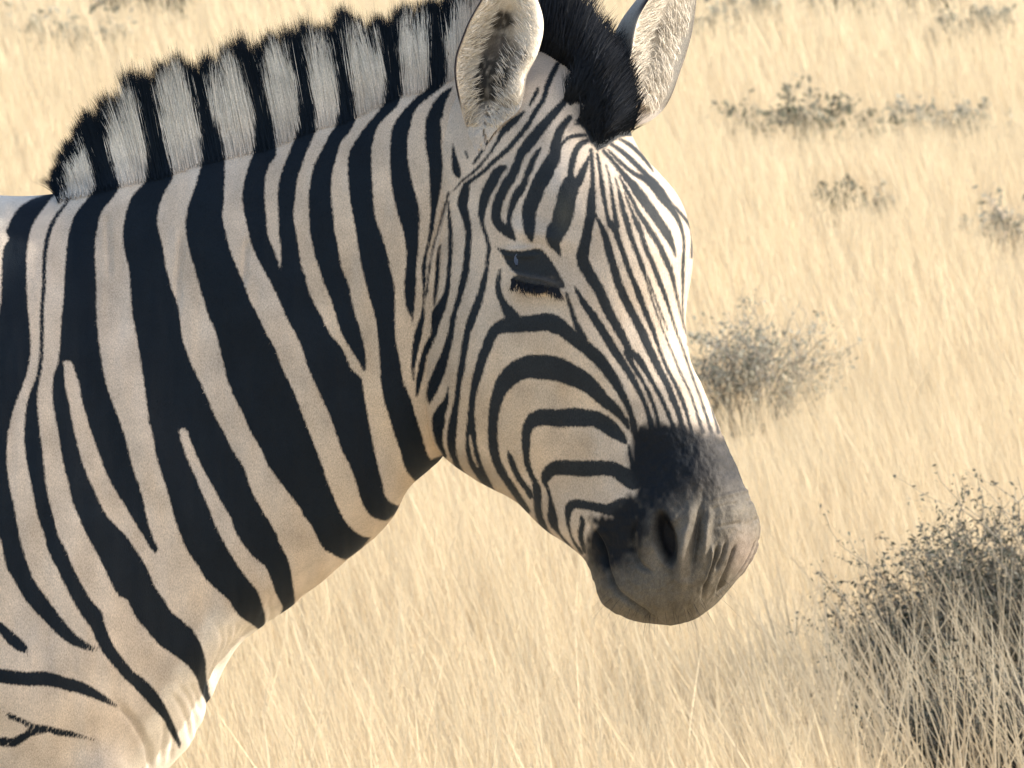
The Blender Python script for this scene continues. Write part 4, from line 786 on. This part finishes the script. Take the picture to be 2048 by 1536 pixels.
def whiskers(n, seed):
    r = np.random.default_rng(seed); k = 6; t = np.linspace(0, 1, k)
    line = crom(np.array([(1186,1130),(1200,1180),(1225,1212),(1265,1234),(1310,1244),(1360,1240),(1420,1205),(1470,1160)], float), 80)
    R0 = line[(r.random(n)*79).astype(int)]; c = np.array([1330, 1090.]); d = R0-c; d /= np.linalg.norm(d, axis=1, keepdims=True); R0 = R0-d*(6+16*r.random(n))[:, None]
    y0 = hide_y(R0[:, 0], R0[:, 1]); L = 26+30*r.random(n)
    u = R0[:, 0][:, None]+d[:, 0][:, None]*L[:, None]*t+r.normal(0, 5, n)[:, None]*t; v = R0[:, 1][:, None]+d[:, 1][:, None]*L[:, None]*t+8*t**2
    P = pix(u, v, y0[:, None]-.014*t[None]); W = .00035*np.interp(t, [0, 1], [1, .2])[None]*np.ones((n, 1))
    return ribbons(P, W, np.tile(np.array([[1., 0, .3]]), (n, 1)))
Vv, Ff = whiskers(46, 33); part('whiskers', Vv, Ff, LASH, None, False)['kind'] = 'stuff'
# ------------------------------------------------------------ ground, grass, shrubs
gx = np.array([-900, -300, -90, -30, -12, -6, -3, 0, 3, 6, 12, 30, 90, 300, 900.]); gy = np.array([-300, -60, -10, 2, 5, 8, 12, 16, 22, 30, 45, 80, 160, 400, 1500.])
GX, GY = np.meshgrid(gx, gy); gv = np.stack([GX, GY, 0*GX], -1)
ground = mesh_obj('ground', gv.reshape(-1, 3), grid_faces(len(gy), len(gx), False), GROUND)
tag(ground, 'pale straw coloured savanna soil under the dry grass', 'ground', kind='structure')
CLEAR = [(2000,1415,640,1.),(1490,870,300,.45),(1620,318,360,.5),(1900,300,200,.5),(2010,540,160,.5),(1670,455,80,.7),(1748,450,76,.7),(2000,1600,520,.85)]
def grass_batch(n, y0, y1, wide, hgt, wid, lean, seed, cols, k=4, m=.6):
    r = np.random.default_rng(seed); t = np.linspace(0, 1, k)
    y = y0+(y1-y0)*r.random(n); x = (r.random(n)*2-1)*(wide*y/10+m)
    cl = vnoise(x*2.2+50, y*.9+50, seed)
    near = np.zeros(n)
    for su, sv, sw, sk in CLEAR:
        sx, sy = ground_at(su, sv); ww = sw*PXM*sy/ZY/2
        near = np.maximum(near, sk*sstep(1.45, .45, np.abs(x-sx)/ww+.5*(vnoise(x*6+70, y*2+30, 77)-.5))*sstep(sy-1.7, sy-.9, y)*sstep(sy+.7, sy+.2, y))
    keep = r.random(n) < (.62+.38*cl)*(1-.72*near); near = near[keep]; x, y, cl = x[keep], y[keep], cl[keep]; n = len(x)
    h = hgt*(1-.45*near)*(.55+.6*r.random(n))*(.82+.36*vnoise(x*.8+9, y*.5+9, seed+1))
    az = r.normal(math.pi, 1.2, n); ln = lean*(.5+1.0*r.random(n))
    P = np.stack([x[:, None]+(np.cos(az)*ln*h)[:, None]*t**1.5, y[:, None]+(np.sin(az)*ln*h)[:, None]*t**1.5, h[:, None]*t*(1-.12*t*ln[:, None])], -1)
    W = (wid*(.6+.8*r.random(n)))[:, None]*np.interp(t, [0, .4, 1], [1, .9, .15])[None]
    ang = r.normal(0, .7, n); side = np.stack([np.cos(ang), np.sin(ang), 0*ang], 1)
    V, F = ribbons(P, W, side)
    c = cols[r.integers(0, len(cols), n)]*(.91+.18*r.random(n))[:, None]
    return V, F, np.repeat(c, k*2, 0)
STRAW = np.array([.97, .965, .97])*np.array([(.78,.665,.455),(.75,.63,.43),(.82,.71,.50),(.73,.61,.415),(.80,.685,.475),(.67,.55,.375)])
out = [grass_batch(30000, 3.5, 10.0, 3.2, .25, .0026, .4, 1, STRAW, 3), grass_batch(95000, 9.6, 16, 1.45, .25, .0015, .34, 2, STRAW),
       grass_batch(85000, 15.5, 26, 1.4, .26, .003, .34, 3, STRAW, 3), grass_batch(60000, 25, 48, 1.35, .27, .006, .34, 4, STRAW, 3),
       grass_batch(50000, 9, 30, 4.0, .26, .0045, .36, 5, STRAW, 3), grass_batch(40000, 28, 75, 3.5, .27, .011, .36, 6, STRAW, 3)]
def stalks(n, seed, ua=1480, ub=2250, va=1440, vb=1760):
    r = np.random.default_rng(seed); k = 5; t = np.linspace(0, 1, k)
    uu = ua+(ub-ua)*r.random(n)**.75; vv = va+(vb-va)*r.random(n); x, y = ground_at(uu, vv); h = .22+.2*r.random(n); az = r.normal(math.pi, 1.1, n); ln = .05+.65*r.random(n)**1.3
    P = np.stack([x[:, None]+(np.cos(az)*ln*h)[:, None]*t**1.4, y[:, None]+(np.sin(az)*ln*h)[:, None]*t**1.4, h[:, None]*t*(1-.1*t)], -1)
    W = (.0026*(.6+.7*r.random(n)))[:, None]*np.interp(t, [0, .5, 1], [1, .85, .3])[None]; side = np.tile(np.array([[1., .2, 0]]), (n, 1))
    V, F = ribbons(P, W, side); c = np.array([(.70,.59,.41),(.75,.64,.46),(.62,.51,.35)])[r.integers(0, 3, n)]
    return V, F, np.repeat(c, k*2, 0)
out.append(stalks(650, 8))
V = []; F = []; C = []; off = 0
for v_, f_, c_ in out:
    V.append(v_); F.append(f_+off); C.append(c_); off += len(v_)
grass = mesh_obj('grass', np.vstack(V), F, GRASS, smooth=False, attrs={'tint': np.vstack(C)})
tag(grass, 'dense dry golden savanna grass covering the whole plain', 'grass', kind='stuff')
def shrub(name, label, u, v, wpx, hpx, seed, n_stem, leaf, twig, leaf_n, leaf_s, group=None, flat=1.0):
    r = np.random.default_rng(seed); x0, y0 = ground_at(u, v); sc_ = PXM*y0/ZY*1.0; Wd = wpx*sc_/2*1.15; H = hpx*sc_*1.3
    root = bpy.data.objects.new(name, None); COL.objects.link(root); root.location = (x0, y0, 0); tag(root, label, 'shrub', group)
    segs = []; tips = []
    def grow(p, d, L, rad, depth):
        n = 4; pts = [p]
        for i in range(n):
            d = d+r.normal(0, .22, 3); d[2] += .05; d /= np.linalg.norm(d); p = p+d*L/n; pts.append(p)
            if depth > 0 and i > 0:
                for _ in range(1 if depth == 2 else 2):
                    dd = d+r.normal(0, .75, 3); dd[2] = abs(dd[2])*.6; dd /= np.linalg.norm(dd); grow(p, dd, L*(.45+.25*r.random()), rad*.6, depth-1)
        segs.append((np.array(pts), rad))
        tips.extend(pts[2:])
    for _ in range(n_stem):
        a = r.random()*2*math.pi; e = r.random()**.7
        d = np.array([math.cos(a)*e*Wd, math.sin(a)*e*Wd*.8, H*(1.02-.55*e)]); L = np.linalg.norm(d)*(.55+.3*r.random()); d /= np.linalg.norm(d)
        grow(np.array([math.cos(a)*e*Wd*.25, math.sin(a)*e*Wd*.2, 0.]), d, L, .0032+.0016*r.random(), 2)
    V = []; F = []; C = []; off = 0
    for pts, rad in segs:
        k = len(pts); rr = np.linspace(rad, rad*.4, k)[:, None]; th = 2*np.pi*np.arange(3)/3
        ring = pts[:, None]+np.stack([np.cos(th), np.sin(th), 0*th], -1)[None]*rr[..., None]
        V.append(ring.reshape(-1, 3)); F.append(grid_faces(k, 3, True, off)); off += k*3
        C.append(np.tile(np.array(twig)*(.7+.6*r.random()), (k*3, 1)))
    o = mesh_obj('twigs', np.vstack(V), F, TWIG, root, True, {'tint': np.vstack(C)}); o['kind'] = 'stuff'
    tp = np.array(tips); idx = r.integers(0, len(tp), leaf_n); c = tp[idx]+r.normal(0, .007, (leaf_n, 3)); c[:, 2] = np.maximum(c[:, 2], .01)
    a = r.normal(0, 1, (leaf_n, 3)); a /= np.linalg.norm(a, axis=1, keepdims=True); b = np.cross(a, r.normal(0, 1, (leaf_n, 3))); b /= np.linalg.norm(b, axis=1, keepdims=True)
    s = (leaf_s*(.5+r.random(leaf_n)))[:, None]
    Vl = np.stack([c-a*s, c+b*s*.45, c+a*s, c-b*s*.45], 1).reshape(-1, 3); Fl = np.arange(leaf_n*4).reshape(-1, 4)
    lc = np.repeat(np.array(leaf)[r.integers(0, len(leaf), leaf_n)]*(.7+.6*r.random(leaf_n))[:, None], 4, 0)
    o = mesh_obj('foliage', Vl, Fl, LEAF, root, False, {'tint': lc}); o['kind'] = 'stuff'
    return root
GRAYL = [(.12,.125,.095),(.17,.17,.135),(.24,.23,.19),(.075,.08,.06)]
PALE = [(.38,.37,.30),(.31,.305,.24),(.46,.44,.36),(.23,.23,.18)]
DARKL = [(.06,.065,.05),(.09,.095,.075),(.13,.125,.10)]
GRN = [(.13,.135,.095),(.18,.18,.13),(.28,.265,.20)]
TW = (.20,.18,.145)
SG = 'low shrubs scattered over the grassland'
shrub('shrub','large dark grey bush at the lower right, grass stalks in front of it',2070,1450,560,330,11,130,GRAYL,TW,21000,.005,SG)
shrub('shrub','ragged low twigs of a grey bush reaching left towards the muzzle of the zebra',1800,1430,230,190,12,34,GRAYL,TW,2800,.005,SG)
shrub('shrub','dark bush sunk in the tall grass in the bottom right corner',2010,1600,520,190,13,110,DARKL,(.10,.09,.075),13000,.0055,SG)
shrub('shrub','pale grey rounded bush just right of the nose bridge of the zebra',1490,870,270,205,14,36,PALE,(.26,.235,.20),2500,.007,SG)
shrub('shrub','wide sparse bush with dark green leaf clusters, right of the far ear',1620,305,360,86,15,22,GRN,(.30,.26,.21),620,.017,SG)
shrub('shrub','faint brownish bush at the right end of the dark leaved bush',1900,290,200,74,16,16,PALE,(.38,.33,.27),480,.016,SG)
shrub('shrub','tiny tuft of dark leaves alone in the grass, left of its paler neighbour',1670,455,70,85,17,7,GRN,(.3,.26,.2),260,.012,SG)
shrub('shrub','tiny pale green tuft alone in the grass, right of its darker neighbour',1748,450,66,62,18,6,PALE,(.3,.26,.2),200,.012,SG)
shrub('shrub','greyish shrub cut by the right edge of the photo at mid height',2010,520,160,100,19,16,PALE,(.36,.31,.26),420,.013,SG)
shrub('shrub','hazy green shrub in the top right corner of the field',1945,105,140,75,20,14,PALE,(.28,.25,.2),700,.026,SG)
shrub('shrub','small far shrub close beside the tip of the far ear',1422,104,80,70,21,9,PALE,(.3,.26,.2),300,.026,SG)
shrub('shrub','far shrub at the top edge, second to the right of the far ear',1525,66,110,60,22,10,PALE,(.28,.25,.2),400,.026,SG)
shrub('shrub','dark far shrub at the top edge, third to the right of the far ear',1690,46,130,60,23,11,GRN,(.28,.25,.2),420,.026,SG)
shrub('shrub','dark far shrub at the top edge above the corner shrub',1850,42,140,60,24,11,GRN,(.28,.25,.2),420,.026,SG)
shrub('shrub','grey far shrub at the top edge above the mane',300,56,230,70,25,16,GRN,(.28,.25,.2),600,.026,SG)
shrub('shrub','pale straggling far shrub above the withers at the top left',130,122,220,70,26,16,PALE,(.36,.31,.25),420,.024,SG)
